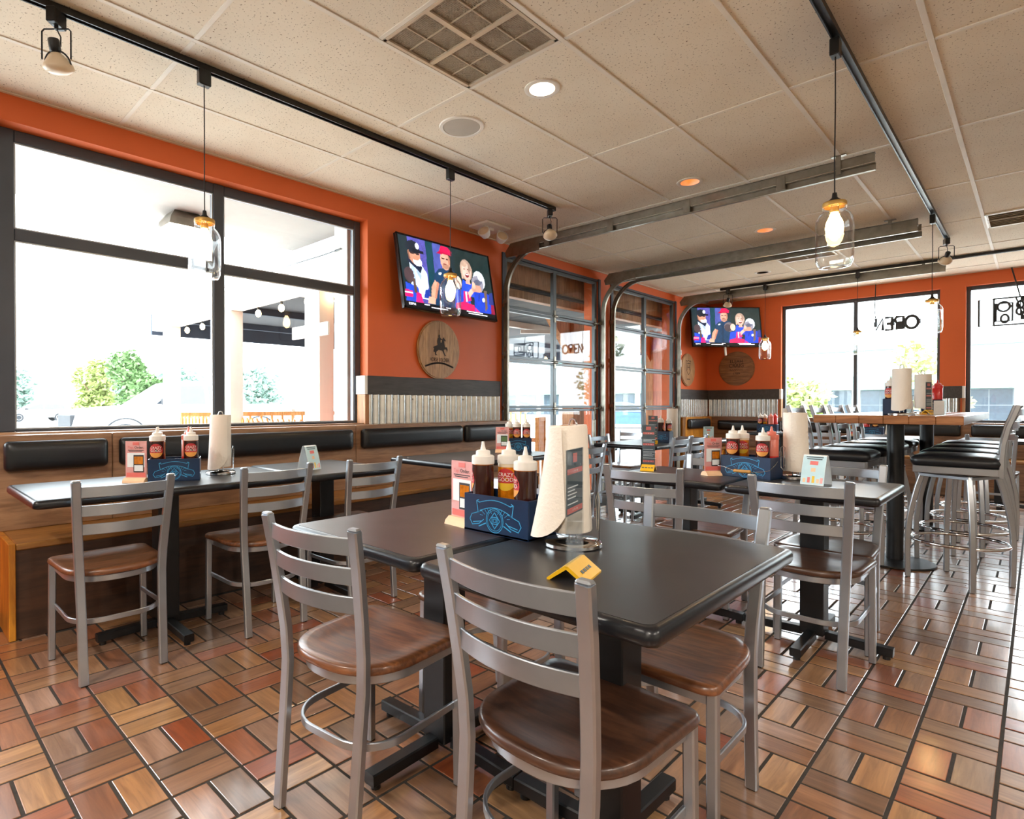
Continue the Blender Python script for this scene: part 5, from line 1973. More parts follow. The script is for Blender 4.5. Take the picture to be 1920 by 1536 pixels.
def menu_stand(x, y, deg, label, full=True, z=TT, h=.285, wd=.095):
    """tall clear holder with a narrow drinks menu on a folded yellow base; the card faces local -y"""
    t = thing('menu_stand', label, 'menu', (x, y, z), R(deg))
    b = G()
    p = [(-.044, 0), (-.044, .004), (-.004, .034), (.004, .034), (.044, .004), (.044, 0), (.038, 0), (0, .027), (-.038, 0)]
    b.prism(p, -wd / 2, wd / 2, Matrix(((0, 0, 1, 0), (1, 0, 0, 0), (0, 1, 0, 0), (0, 0, 0, 1))))
    bb = b.build('stand_base', M['yellow'], t, smooth=20)
    for s in (-1, 1):
        T_ = Matrix.Translation((0, s * .026, .0181)) @ Matrix.Rotation(R(-36.9 * s), 4, 'X')
        for (xa, w_) in ((-.032, .012), (-.015, .014), (.004, .010), (.019, .012)):
            G().box(xa, xa + w_, -.004, .004, 0, .0006, M=T_).build('base_print', M['slate'], bb, smooth=0)
    G().box(-wd / 2, wd / 2, -.0024, -.0010, .030, h).build('clear_sleeve', M['acrylic'], t, smooth=0)
    G().box(-wd / 2, wd / 2, .0010, .0024, .030, h).build('clear_sleeve', M['acrylic'], t, smooth=0)
    z0 = .14 if full == 'half' else .034
    c = G().box(-wd / 2 + .002, wd / 2 - .002, -.0006, .0006, z0, h - .001).build('menu_card', M['slate'], t, smooth=0)
    for s in (-1, 1):
        y_ = .0008 * s
        def blk(a, b_, u, v, m, nm):
            G().box(a, b_, y_ - .0002, y_ + .0002, u, v).build(nm, M[m], c, smooth=0)
        blk(-.014, .014, h - .030, h - .010, 'pinkd', 'print_badge')
        bands = [h - .055] + ([] if full == 'half' else [h * .55, h * .18]) + ([z0 + .004] if full == 'half' else [])
        for q in bands:
            blk(-wd / 2 + .006, wd / 2 - .006, q, q + .012, 'pinkd', 'print_band')
            for k in range(3):
                blk(-.018 + k * .014, -.010 + k * .014, q + .004, q + .008, 'wlet', 'print_text')
        q = h - .072
        k = 0
        while q > z0 + .02:
            if not any(abs(q - e) < .018 for e in bands):
                ww = (.055, .07, .048, .062)[k % 4]
                blk(-wd / 2 + .008, -wd / 2 + .008 + ww, q, q + .0025, 'cardw', 'print_line')
            q -= .0078 if k % 4 else .013
            k += 1
    return t


def card_stand(x, y, deg, label, z=TT, green=False):
    """small upright order card in a clear holder, facing local -y"""
    t = thing('order_card_stand', label, 'table card', (x, y, z), R(deg))
    b = G()
    b.prism([(-.030, 0), (-.026, .012), (-.012, .024), (.012, .024), (.026, .012), (.030, 0)], -.055, .055, Matrix(((0, 0, 1, 0), (1, 0, 0, 0), (0, 1, 0, 0), (0, 0, 0, 1))))
    b.build('stand_base', M['peach'], t, smooth=20)
    G().box(-.055, .055, -.002, .002, .022, .205, .001).build('clear_sleeve', M['acrylic'], t, smooth=0)
    c = G().box(-.0535, .0535, -.0012, .0012, .024, .2035).build('printed_card', M['pink'], t, smooth=0)
    def blk(a, b_, u, v, m, nm, off=.0025):
        return G().box(a, b_, -off - .0003, -off + .0002, u, v).build(nm, M[m], c, smooth=0)
    blk(-.016, .016, .184, .198, 'pinkd', 'print_badge')
    text('Tap,', .017, M['pinkd'], c, Matrix.Translation((-.026, -.0027, .172)) @ Matrix.Rotation(R(90), 4, 'X'), 'print_text', extrude=.0001)
    text('Order.', .017, M['dark'], c, Matrix.Translation((.016, -.0027, .172)) @ Matrix.Rotation(R(90), 4, 'X'), 'print_text', extrude=.0001)
    blk(-.04, .04, .158, .1605, 'dark', 'print_line')
    blk(-.035, .03, .152, .1545, 'dark', 'print_line')
    blk(-.044, .044, .075, .145, 'cardw', 'print_picture')
    blk(-.012, .040, .05, .135, 'dark', 'print_phone', .0029)
    blk(-.008, .036, .09, .128, 'amber' if not green else 'leaf', 'print_dish', .0033)
    blk(-.008, .036, .056, .085, 'cardw', 'print_dish', .0033)
    blk(-.048, .048, .028, .048, 'pinkd', 'print_band')
    return t


# nearest table
cd_ = caddy(-1.123, 1.3565, 0, 'blue caddy with a light-blue emblem, largest, across the joint of the two nearest tables', .247, grip='back')
bottle('sauce', *inb(cd_, -.078, -.031), -68, 'dark sauce bottle with an amber nozzle tip, left front of the nearest caddy')
bottle('amber', *inb(cd_, -.030, .034), 20, 'amber mustard bottle with red and yellow label, back of the nearest caddy')
bottle('sauce', *inb(cd_, .086, -.031), -52, 'dark sauce bottle with a white cap, right end of the nearest caddy', s=.97)
towel(-.893, 1.349, -4, 'biggest paper towel roll, on the black table nearest the camera, loose sheet flaring', lean=.05, loose=1.25)
menu_stand(-.731, 1.112, 105, 'tall clear stand with a dark drinks menu on a yellow base, nearest the camera', 'half', wd=.115)
card_stand(-1.292, 1.328, -6, 'pink order card in a clear stand beside the nearest blue caddy')
# table by the window
cd_ = caddy(-3.10, 1.09, 66, 'blue caddy on the long table by the left window', .235, mark=True)
bottle('sauce', *inb(cd_, -.080, -.031), 62, 'dark sauce bottle with full round label, left front in the window table caddy')
bottle('amber', *inb(cd_, -.082, .034), 60, 'amber bottle at the back left of the window table caddy')
bottle('sauce', *inb(cd_, .075, -.031), 68, 'dark sauce bottle at the right front of the window table caddy')
bottle('pink', *inb(cd_, .060, .034), 60, 'half-empty red ketchup bottle behind the dark one in the window table caddy')
towel(-3.19, 1.362, 76, 'paper towel roll on a chrome stand on the long table by the left window', loose=.55)
card_stand(-3.135, .918, 42, 'pale pink order card leaning beside the caddy on the long window table')
tent(-3.045, 1.83, 108, 'tented blue card on the table by the left window')
# table with the tented card in the middle
cd_ = caddy(-1.070, 3.292, -9, 'blue caddy with its wooden-gripped wire handle folded down in front', .262, grip='front')
bottle('sauce', *inb(cd_, -.082, -.031), 6, 'dark sauce bottle with full round label, left front of the caddy with the wooden grip')
bottle('amber', *inb(cd_, -.066, .034), 22, 'amber bottle peeping out behind the dark one in the caddy with the wooden grip')
bottle('sauce', *inb(cd_, .076, -.031), 8, 'dark sauce bottle at the right of the caddy with the wooden grip', s=.98)
bottle('pink', *inb(cd_, .088, .034), 0, 'reddish bottle at the back right of the caddy with the wooden grip')
towel(-.885, 3.375, 160, 'tall paper towel roll behind the tented blue card, before the bar-height table', h=.30, loose=.3)
tent(-.752, 3.215, -10, 'tented blue card in the middle of the room, on the table before the high table')
card_stand(-1.243, 3.23, 58, 'pink order card seen edge-on beside the caddy with the wooden grip')
menu_stand(-1.600, 3.20, 14, 'tall dark menu strip with coral bands on a yellow base, on the brown table', True, wd=.075, h=.265)
# table below the television
cd_ = caddy(-2.985, 3.72, 38, 'blue caddy on the table below the television', .215)
bottle('sauce', *inb(cd_, -.010, -.031), 40, 'dark bottle, middle one in the caddy below the television')
bottle('sauce', *inb(cd_, .066, -.028), 44, 'dark bottle, right one in the caddy below the television')
bottle('amber', *inb(cd_, -.072, .03), 40, 'amber bottle behind the pink card below the television')
card_stand(-3.03, 3.575, 34, 'pink order card with a food photo before the caddy below the television', green=True)
# table by the roll-up doors
cd_ = caddy(-2.70, 5.72, 8, 'small blue and white caddy on the table by the roll-up doors', .16, mark=True)
bottle('pink', *inb(cd_, -.045, .032), 0, 'reddish bottle, left one in the caddy by the roll-up doors', s=.95)
bottle('sauce', *inb(cd_, -.020, -.031), 120, 'dark unlabelled-side bottle, middle one in the caddy by the roll-up doors')
bottle('sauce', *inb(cd_, .042, .031), 60, 'dark bottle, right one in the caddy by the roll-up doors', s=.96)
towel(-2.69, 5.90, 200, 'white paper towel roll behind the caddy by the roll-up doors', False, h=.30)
menu_stand(-2.655, 5.40, 20, 'upright dark menu with coral bands on the table by the roll-up doors', True, wd=.09, h=.275)
# corner tables
tent(-2.56, 6.52, 20, 'small green-blue tented card on the table near the far corner', 'green')
cd_ = caddy(-2.665, 8.86, 6, 'blue caddy on the corner booth table under the far windows', .25)
bottle('sauce', *inb(cd_, -.085, -.028), 0, 'dark bottle, leftmost in the corner booth caddy')
bottle('amber', *inb(cd_, -.045, .033), 10, 'pale yellow bottle, second in the corner booth caddy')
bottle('pink', *inb(cd_, .045, -.028), 0, 'reddish bottle, third in the corner booth caddy')
bottle('ketchup', *inb(cd_, .085, .033), 0, 'bright red ketchup bottle, rightmost in the corner booth caddy')
towel(-2.42, 8.83, 180, 'white paper towel roll on the corner booth table', False, h=.29)
cd_ = caddy(-1.42, 8.62, 4, 'blue caddy on the far booth table, seen under the high table top', .22)
bottle('ketchup', *inb(cd_, -.06, 0), 0, 'red ketchup bottle seen under the high table top')
bottle('sauce', *inb(cd_, .03, 0), 0, 'dark bottle seen under the high table top')
towel(-1.22, 8.62, 30, 'paper towel roll on the far booth table, seen under the high table top', True, loose=1.3, h=.24)
card_stand(-1.62, 8.55, 10, 'small white-edged order card on the far booth table')
# high table
ZP = 1.068
cd_ = caddy(-.70, 5.12, 90, 'dark caddy at the near end of the high table, behind the paper towels', .24, z=ZP, mark=False)
bottle('sauce', *inb(cd_, -.06, .031), -10, 'dark bottle standing in the near caddy on the high table, left of the towels', ZP + .0065)
bottle('amber', *inb(cd_, .06, -.031), 10, 'amber bottle in the near caddy on the high table, right of the towels', ZP + .0065)
towel(-.655, 4.965, 35, 'paper towel roll at the near end of the high table, slightly tilted sheet', True, z=ZP, h=.275, loose=.45)
cd_ = caddy(-.60, 6.12, 90, 'dark caddy at the far end of the high table', .22, z=ZP, mark=False)
bottle('ketchup', *inb(cd_, -.06, -.03), 0, 'bright red ketchup bottle in the far caddy on the high table', ZP + .0065)
bottle('sauce', *inb(cd_, .04, .03), 0, 'dark bottle hidden behind towels in the far caddy on the high table', ZP + .0065)
towel(-.645, 5.90, 200, 'second paper towel roll on the high table, farther along', True, z=ZP, h=.27, loose=.4)
menu_stand(-.573, 5.55, 60, 'clear menu stand on the high table beside the red bottle', True, z=ZP, wd=.06, h=.24)
cs = thing('receipt_tray', 'small pale folded paper with a yellow clip on the high table', 'paper', (-.60, 5.22, ZP), R(20))
G().prism([(-.05, -.03), (.05, -.035), (.06, .03), (-.04, .035)], 0, .004).build('paper', M['peach'], cs)
G().box(.02, .05, -.02, .0, .004, .016, .003).build('clip', M['yellow'], cs)
for (x, y, lb) in ((-.665, 5.33, 'white upright card holder beside the paper on the high table'), (-.49, 5.30, 'white upright card holder at the right of the red bottle on the high table')):
    c_ = thing('card_holder', lb, 'table card', (x, y, ZP), R(25))
    G().box(-.03, .03, -.004, .004, 0, .10, .001).build('card', M['cardw'], c_)
    G().box(-.033, .033, -.02, .02, 0, .005, .001).build('foot', M['acrylic'], c_, smooth=0)

# ---------------------------------------------------------------- outdoors
gz = -.22
tag(G().box(-120, -4.25, -60, 90, gz - .2, gz).box(-25, -9.7, -30, 60, gz - .1, gz + .08, .05).box(-4.25, 60, 10.35, 90, gz - .2, gz).build('ground', M['asphalt'], smooth=0), 'pale asphalt parking lot outside', kind='structure')
tag(G().box(-9.6, -4.25, 2.7, 12.6, gz, -.03, .01).build('patio_floor', M['slab']), 'concrete patio slab outside the roll-up doors', kind='structure')
ov = tag(G().box(-5.5, -4.2, -8, 3.12, 2.74, 3.05, .01).build('roof_overhang', M['soffit']), 'white roof overhang above the window', kind='structure')
wl_ = thing('wall_light', 'square light fixture under the white roof overhang outside', 'outdoor light', (-5.10, 1.86, 2.74))
G().lathe([(.10 * 1.414, -.0), (.14 * 1.414, -.06), (.16 * 1.414, -.13)], 4, Tm(0, 0, 0, R(45))).build('housing', M['galv'], wl_, smooth=0)
G().lathe([(.15 * 1.414, -.125), (.13 * 1.414, -.17), (.02, -.18)], 4, Tm(0, 0, 0, R(45))).build('diffuser', emis('porch_diffuser', '#fff6e4', 5.0), wl_, smooth=0)
G().box(-.05, .05, -.05, .05, -.02, 0).build('mounting_plate', M['galv'], wl_, smooth=0)

pr = thing('patio_roof', 'dark-underside patio roof with white beams and navy edge', 'roof', (-4.25, 3.0, 0))
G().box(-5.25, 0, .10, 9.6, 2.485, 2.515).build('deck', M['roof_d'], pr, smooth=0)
G().box(-5.0, 0, -.07, .07, 2.23, 2.475, .006).build('beam', M['timber_w'], pr)
G().box(-.16, 0, .08, 7.0, 2.53, 3.02, .004).build('ledger', M['timber'], pr)
G().box(-5.28, -5.22, .0, 9.6, 2.20, 2.51).build('valance', M['valance'], pr, smooth=0)
G().box(-5.2, 0, 9.5, 9.6, 2.28, 2.51).build('valance', M['valance'], pr, smooth=0)
for x in (-.10, -1.75, -3.45, -5.05):
    G().box(x - .05, x + .05, .08, 9.5, 2.39, 2.485, .004).build('joist', M['timber'] if x > -.2 else M['timber_w'] if x > -2 else M['valance'], pr)
for (a, b) in (((-.2, 2.2), (-2.6, 5.2)), ((-1.8, 4.6), (-.2, 6.6)), ((-.3, 6.2), (-1.7, 8.6))):
    G().bar([(a[0], a[1], 2.35), (b[0], b[1], 2.35)], .05, .06).build('brace', M['timber_w'], pr)
for k, (x, y, w) in enumerate(((-.56, 0, .13), (-2.48, 0, .15), (-4.40, 0, .12))):
    c = thing('patio_post', ('white painted patio post nearest the window glass with a short cross-arm', 'white painted patio post in the middle of the fence', 'white painted patio post farthest out along the fence')[k], 'post', (-4.25 + x, 3.0 + y, -.03))
    p_ = G().box(-w, w, -.08, .08, 0, 2.26, .006).build('shaft', M['timber_w'], c)
    if k == 0:
        G().box(-.33, .30, -.10, -.08, 1.80, 1.92, .004).build('cross_arm', M['timber_w'], c)
wp = thing('wall_post', 'white timber post against the building beside the window', 'post', (-4.32, 2.985, gz))
G().box(-.10, .10, -.075, .075, 0, 2.96, .004).build('shaft', M['timber_w'], wp)
for (y, w, lb) in ((7.2, .20, 'cedar post outside the first roll-up door'), (9.62, .22, 'cedar post outside the second roll-up door')):
    c = thing('patio_post', lb, 'post', (-4.72, y, -.03))
    G().box(-.10, .10, -w, w, 0, 2.40, .006).build('shaft', M['timber'], c)
    G().prism([(-.1, 1.9), (-.1, 2.5), (-.7, 2.5)] if False else [(0, 1.9), (0, 2.38), (-.5, 2.38)], -.05, .05, Matrix(((0, 0, 1, 0), (1, 0, 0, -w), (0, 1, 0, 0), (0, 0, 0, 1)))).build('bracket', M['timber'], c)
fe = thing('picket_fence', 'low cedar picket fence along the edge of the patio', 'fence', (-4.25, 3.06, -.03))
for k in range(34):
    x = -.42 - k * .118
    G().prism([(-.032, 0), (.032, 0), (.032, .98), (0, 1.02), (-.032, .98)], -.01, .01, Matrix(((1, 0, 0, x), (0, 0, -1, 0), (0, 1, 0, 0), (0, 0, 0, 1)))).build('picket', M['picket'], fe, smooth=0)
G().box(-4.45, -.35, .012, .05, .86, .92, .003).build('fence_rail', M['picket'], fe)
G().box(-4.45, -.35, .012, .05, .20, .26, .003).build('fence_rail', M['picket'], fe)
f2 = thing('patio_rail', 'cedar hand rail at the outer side of the patio', 'fence', (-9.3, 7.4, -.03))
G().box(-.05, .05, -4.2, 4.6, .98, 1.05, .004).build('hand_rail', M['picket'], f2)
for k in range(45):
    y = -4.1 + k * .195
    G().box(-.015, .015, y - .018, y + .018, .05, .98).build('baluster', M['picket'], f2, smooth=0)
sl = thing('string_lights', 'string of warm bulbs along the white patio beam', 'string lights', (-4.25, 2.90, 0))
G().tube([(-.05, 0, 2.50)] + [(-.05 - 4.6 * k / 16, 0, 2.50 - .005 * math.sin(k * 1.5)) for k in range(1, 17)], .007, 5).build('cable', M['frame_g'], sl)
for k in range(9):
    x = -.35 - k * .52
    b_ = G().ball((x, .16, 2.16), .032, 10, 6, 1.3)
    b_.build('bulb', M['bulb_s'], sl, smooth=80)
    G().cyl((x, .16, 2.20), (x, .16, 2.25), .014, n=8).build('bulb_socket', M['black'], sl)
for (x, y, z, lb) in ((-6.1, 5.2, 2.12, 'round patio bulb glowing under the dark roof, seen through the big window'), (-5.2, 5.75, 2.08, 'round patio bulb seen through the first roll-up door')):
    q = thing('patio_bulb', lb, 'outdoor light', (x, y, z))
    G().ball((0, 0, 0), .05, 12, 8, 1.2).build('bulb', M['bulb_s'], q, smooth=80)
    G().cyl((0, 0, .05), (0, 0, .12), .02, n=8).build('bulb_socket', M['black'], q)
    G().cyl((0, 0, .12), (0, 0, 2.485 - z), .004, n=5).build('bulb_cord', M['black'], q)
pc = thing('patio_chair', 'wooden slatted patio chair outside the first roll-up door', 'chair', (-5.5, 7.05, -.03), R(115))
for s in (-1, 1):
    for y in (-.22, .22):
        G().box(s * .24 - .03, s * .24 + .03, y - .03, y + .03, 0, .98 if y < 0 else .62, .004).build('leg', M['picket'], pc)
    G().box(s * .24 - .04, s * .24 + .04, -.26, .28, .62, .65, .004).build('arm', M['picket'], pc)
for k in range(6):
    G().box(-.22, .22, -.20 + k * .075, -.14 + k * .075, .42, .445, .003).build('seat_slat', M['picket'], pc)
for k in range(6):
    G().box(-.19 + k * .066, -.14 + k * .066, -.235, -.215, .46, .94, .003).build('back_slat', M['picket'], pc)
G().box(-.24, .24, -.245, -.20, .92, .98, .003).build('back_rail', M['picket'], pc)
pw = thing('planter_wall', 'stack of weathered grey boards forming a planter outside the first roll-up door', 'planter', (-6.9, 5.7, -.03), R(8))
for k in range(9):
    G().box(-.06, .06, -.9, .9, k * .125, k * .125 + .118, .006).build('board', M['rail'], pw)
G().box(-.06, 1.2, .84, .9, 0, 1.1, .006).build('end_board', M['rail'], pw)


def tree(x, y, h, cw, ct_, label, mt='leaf', n=900, seed=1, low=.25, trunk=.12, zb=gz, ls=.16):
    r = random.Random(seed)
    t = thing('tree', label, 'tree', (x, y, zb), group='trees outside')
    g = G()
    g.cyl((0, 0, 0), (.05, 0, h * .55), trunk, trunk * .5, 8)
    for k in range(5):
        a = r.uniform(0, 2 * PI)
        g.cyl((0.03, 0, h * (.28 + .06 * k)), (cw * .5 * math.cos(a), cw * .5 * math.sin(a), h * (.5 + .08 * k)), trunk * .45, trunk * .12, 6)
    g.build('trunk', M['bark'], t)
    c = G()
    blobs = []
    for k in range(9):
        a = r.uniform(0, 2 * PI)
        q = r.uniform(0, .62) * cw
        zz = h * r.uniform(low + .12, .88)
        f = 1 - abs((zz / h - .55)) * .9
        blobs.append((q * f * math.cos(a), q * f * math.sin(a), zz, cw * r.uniform(.32, .5)))
    for k in range(n):
        b = blobs[k % len(blobs)]
        v = Vector((r.gauss(0, 1), r.gauss(0, 1), r.gauss(0, .8))).normalized() * b[3] * r.uniform(.55, 1.0)
        p = Vector((b[0], b[1], b[2])) + v
        u = Vector((r.uniform(-1, 1), r.uniform(-1, 1), r.uniform(-.6, .6))).normalized()
        w = u.orthogonal().normalized()
        s = ls * r.uniform(.6, 1.3)
        c.add([p - u * s, p + w * s * .55, p + u * s, p - w * s * .55], [(0, 1, 2, 3)])
    o = c.build('crown', M[mt], t, smooth=0)
    o['kind'] = 'stuff'
    return t


tree(-33, 9.5, 4.0, 1.9, 0, 'bright green broad tree behind the white pickup', 'leaf', 2800, 3, .1, .16, ls=.15)
tree(-36.5, 8.6, 4.1, 2.0, 0, 'paler yellow-green tree behind the hood of the white pickup', 'leaf_y', 3200, 44, .1, .14, ls=.15)
tree(-30, 22.5, 3.5, 1.5, 0, 'small round tree on a traffic island seen through the right pane', 'leaf', 2400, 5, .25, .09, ls=.13)
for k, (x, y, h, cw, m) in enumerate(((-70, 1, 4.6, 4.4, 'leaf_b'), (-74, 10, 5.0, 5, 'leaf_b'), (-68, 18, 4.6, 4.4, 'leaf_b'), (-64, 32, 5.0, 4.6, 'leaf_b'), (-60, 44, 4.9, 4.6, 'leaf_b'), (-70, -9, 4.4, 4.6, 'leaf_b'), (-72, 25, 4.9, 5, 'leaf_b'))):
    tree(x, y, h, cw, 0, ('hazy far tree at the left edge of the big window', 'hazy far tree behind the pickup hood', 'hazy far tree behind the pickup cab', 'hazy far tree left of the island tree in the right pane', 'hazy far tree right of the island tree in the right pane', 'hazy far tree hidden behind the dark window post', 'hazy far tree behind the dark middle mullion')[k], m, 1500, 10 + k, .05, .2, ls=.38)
tree(1.1, 15.5, 3.5, 1.15, 0, 'young tree with thin pale trunk close outside the last far window', 'leaf_y', 700, 31, .3, .05, ls=.085)
tree(-1.75, 17.5, 3.1, 1.0, 0, 'young yellow-green tree at the right edge of the two-pane far window', 'leaf_y', 600, 32, .3, .05, ls=.085)
tree(-13.5, 33, 3.2, 1.6, 0, 'low bushy tree before the long building, left pane of the far window', 'leaf_y', 900, 33, .05, .07, ls=.2)
tree(-8.2, 33, 3.2, 1.9, 0, 'low bushy tree before the long building, right pane of the far window', 'leaf_y', 1000, 34, .05, .07, ls=.2)
tree(-5.5, 13.6, 4.6, 1.2, 0, 'slender tree beyond the patio end, seen through the second roll-up door', 'leaf_y', 800, 35, .35, .05, ls=.13)


def shrub(x, y, r0, label, seed, mt='leaf', zb=gz):
    r = random.Random(seed)
    t = thing('shrub', label, 'shrub', (x, y, zb))
    c = G()
    for k in range(420):
        v = Vector((r.gauss(0, 1), r.gauss(0, 1), abs(r.gauss(0, .7)))).normalized() * r0 * r.uniform(.6, 1)
        u = Vector((r.uniform(-1, 1), r.uniform(-1, 1), r.uniform(-.6, .6))).normalized()
        w = u.orthogonal().normalized()
        s = r0 * .16
        c.add([v - u * s, v + w * s * .6, v + u * s, v - w * s * .6], [(0, 1, 2, 3)])
    c.build('foliage', M[mt], t, smooth=0, kind='stuff')
    G().cyl((0, 0, 0), (0, 0, r0 * .6), r0 * .08, n=6).build('stem', M['bark'], t)


shrub(-26, 2.75, .50, 'round clipped shrub left of the white pickup, nearer one', 51)
shrub(-26, 3.85, .50, 'round clipped shrub left of the white pickup, next to its bumper', 52)
shrub(-29, 19.8, .62, 'low shrub at the foot of the traffic island tree', 53)
shrub(-28.4, 22.6, .60, 'second low shrub on the traffic island', 54)


def vehicle(x, y, deg, kind, mt, label, zb=gz):
    """side profile swept across the body, tapered cabin, wheels with arches; local +x is the front"""
    t = thing('pickup_truck' if kind == 'truck' else 'car', label, 'truck' if kind == 'truck' else 'car', (x, y, zb), R(deg))
    if kind == 'truck':
        L, W, axle, wr = 5.8, .96, (1.85, -1.75), .41
        low = [(2.85, .45), (2.90, .75), (2.82, 1.05), (2.70, 1.16), (1.35, 1.27), (-1.25, 1.30), (-2.88, 1.30), (-2.92, .62), (-2.85, .48)]
        cab = [(1.40, 1.25), (.55, 1.86), (.20, 1.93), (-1.05, 1.92), (-1.28, 1.84), (-1.42, 1.28)]
        win = [[(1.10, 1.30), (.50, 1.78), (-.18, 1.80), (-.18, 1.30)], [(-.30, 1.30), (-.30, 1.80), (-1.02, 1.79), (-1.22, 1.66), (-1.26, 1.30)]]
    else:
        L, W, axle, wr = 4.6, .88, (1.38, -1.35), .33
        low = [(2.15, .30), (2.28, .52), (2.20, .74), (1.10, .93), (-1.9, 1.0), (-2.22, .90), (-2.26, .50), (-2.15, .32)]
        cab = [(1.12, .92), (.35, 1.40), (-.1, 1.50), (-1.2, 1.48), (-1.9, 1.36), (-2.12, .97)]
        win = [[(.95, .95), (.30, 1.36), (-.28, 1.41), (-.28, .97)], [(-.38, .97), (-.38, 1.41), (-1.2, 1.40), (-1.75, 1.28), (-1.85, 1.0)]]
    MX = Matrix(((1, 0, 0, 0), (0, 0, -1, 0), (0, 1, 0, 0), (0, 0, 0, 1)))

    def slab(poly, w0, w1, name, m, parent=None):
        n = len(poly)
        cx = sum(p[0] for p in poly) / n
        cz = sum(p[1] for p in poly) / n
        LL = []
        for (s, w) in ((.97, -w0), (1, -w0 + .05), (1, w0 - .05), (.97, w0)):
            LL.append([(cx + (px - cx) * s, -w, cz + (pz - cz) * s) for px, pz in poly])
        g = G().loops(LL, True, True)
        if w1:
            for v in g.v:
                if v.z > w1[0]:
                    v.y *= 1 - w1[1] * (v.z - w1[0])
        return g.build(name, M[m], parent or t, smooth=30)
    b = slab(low, W, None, 'body', mt)
    c = slab(cab, W - .03, (1.2 if kind == 'truck' else .95, .28), 'cabin', mt)
    for s in (-1, 1):
        for wn in win:
            g = G().prism(wn, 0, .02, Matrix.Translation((0, s * (W - .045) + (.0 if s < 0 else .0), 0)) @ MX)
            zz = 1.2 if kind == 'truck' else .95
            for v in g.v:
                v.y *= 1 - .28 * (v.z - zz) if v.z > zz else 1
                v.y += s * .024
            g.build('side_window', M['carglass'], c, smooth=0)
        for ax in axle:
            w = G().lathe([(wr * .62, -.11), (wr * .96, -.11), (wr, -.07), (wr, .07), (wr * .96, .11), (wr * .62, .11)], 28, Matrix.Translation((ax, s * (W - .10), wr)) @ Matrix.Rotation(R(90), 4, 'X')).build('wheel', M['tyre'], t, smooth=50)
            G().lathe([(wr * .64, -.09), (wr * .6, -.112), (wr * .2, -.10), (.01, -.105)], 20, Matrix.Translation((ax, s * (W - .10), wr)) @ Matrix.Rotation(R(90 * (1 if s < 0 else -1)) * 1, 4, 'X') @ Matrix.Rotation(R(180), 4, 'X')).build('rim', M['hub'], w, smooth=50)
            ar = [(ax + (wr + .10) * math.cos(R(a)), s * (W + .004), wr + .02 + (wr + .10) * math.sin(R(a))) for a in range(-8, 189, 12)]
            G().bar(ar, .03, .10, upv=(0, 1, 0)).build('wheel_arch', M['tyre'], b, smooth=40)
        xf = low[2][0]
        G().box(xf - .28, xf + .02, s * (W - .36), s * (W + .006), low[1][1] + .06, low[2][1] - .06, .02).build('headlamp', M['hub'], b)
        G().box(.85 if kind == 'truck' else .8, 1.02, s * (W + .0), s * (W + .2), 1.28 if kind == 'truck' else .95, 1.45 if kind == 'truck' else 1.08, .03).build('mirror', M['tyre'], b)
        G().box(low[-2][0] - .02, low[-2][0] + .10, s * (W - .16), s * (W + .004), .85, 1.15 if kind == 'truck' else .95, .02).build('tail_lamp', M['hydrant'], b)
    G().box(low[1][0] - .12, low[1][0] + .03, -W + .40, W - .40, low[1][1] - .05, low[2][1] - .02, .02).build('grille', M['tyre'], b)
    G().box(low[1][0] - .05, low[1][0] + .10, -W + .02, W - .02, low[0][1] - .02, low[1][1] - .12, .04).build('bumper', M['hub'], b)
    return t


vehicle(-17.0, 6.25, -88, 'truck', 'carw', 'white pickup truck parked outside the left window', gz + .08)
vehicle(-34, 33.0, 100, 'car', 'carg', 'silver car parked far off at the right edge of the big window')
vehicle(-58, 9.5, -85, 'car', 'carw', 'white car far across the parking lot, beyond the front of the pickup')
vehicle(-60, 15.5, -85, 'car', 'carw', 'second white car far across the parking lot, farther right')
vehicle(-16, 29.5, 25, 'car', 'carb', 'blue car seen low through the second roll-up door')
vehicle(3.3, 13.6, 175, 'car', 'carw', 'white car close outside the last far window')

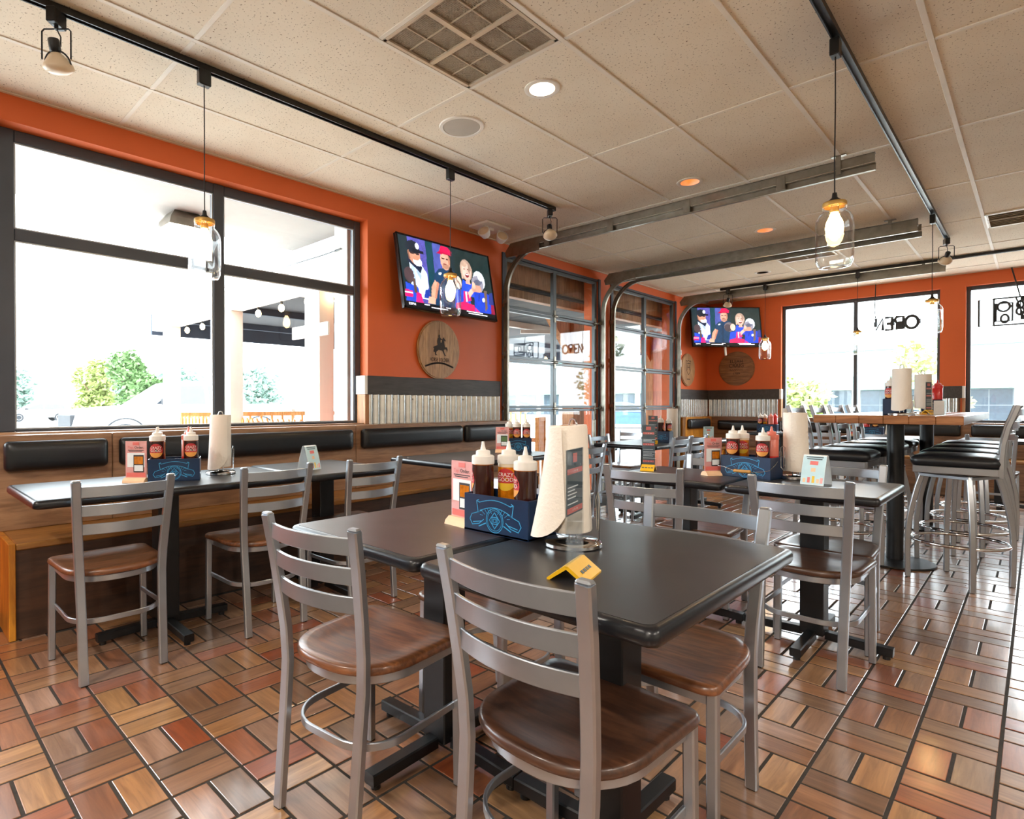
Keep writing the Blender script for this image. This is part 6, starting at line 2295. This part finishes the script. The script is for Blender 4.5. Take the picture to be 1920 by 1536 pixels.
hy = thing('fire_hydrant', 'red fire hydrant at the edge of the parking lot', 'hydrant', (-27, 18.1, gz))
G().lathe([(.16, 0), (.16, .06), (.11, .08), (.11, .55), (.14, .58), (.14, .62), (.11, .68), (.05, .76), (.04, .82)], 16).build('barrel', M['hydrant'], hy, smooth=40)
for s in (-1, 1):
    G().cyl((0, s * .10, .45), (0, s * .22, .45), .06, n=10).build('outlet', M['hydrant'], hy)
G().cyl((.08, 0, .42), (.22, 0, .42), .075, n=10).build('outlet', M['hydrant'], hy)
for (x, y, h) in ((-45, 9.3, 3.2), (-48, 12.2, 2.8), (-29, 25.0, 2.4)):
    sg = thing('sign_post', {-45: 'thin white sign post before the hazy trees, left of the pickup roof', -48: 'second thin white sign post just left of the pickup windshield', -29: 'white sign post beside the island tree in the right pane'}[x], 'sign post', (x, y, gz))
    G().cyl((0, 0, 0), (0, 0, h), .06, n=8).build('pole', M['carw'], sg)
    G().box(-.02, .02, -.25, .25, h - .7, h, .01).build('plate', M['carw'], sg)

bl = thing('retail_building', 'long pale building with teal roof edge and awning across the road', 'building', (-12, 48, gz))
G().box(-40, 34, 0, 14, 0, 5.0).build('wall', M['bldg'], bl, smooth=0)
G().box(-40.4, 34.4, -.5, 14.4, 5.0, 5.45, .02).build('roof_edge', M['teal'], bl)
G().box(-40, 34, -.05, 0, 3.3, 4.9).build('sign_band', M['bldg'], bl, smooth=0)
aw = G().prism([(0, 3.25), (0, 2.55), (-1.5, 2.35), (-1.5, 2.75)], -30, 30, Matrix(((0, 0, 1, 0), (1, 0, 0, 0), (0, 1, 0, 0), (0, 0, 0, 1)))).build('awning', M['teal'], bl, smooth=0)
for k in range(26):
    x = -36 + k * 2.7
    w = G().box(x - 1.1, x + 1.1, -.06, .02, .35, 2.35, .02).build('window', M['frame_g'], bl)
    for (a, b) in ((-1.04, -.03), (.03, 1.04)):
        for (c, d) in ((.42, 1.3), (1.36, 2.28)):
            G().box(x + a, x + b, -.08, -.05, c, d).build('pane', M['bwin'], w, smooth=0)
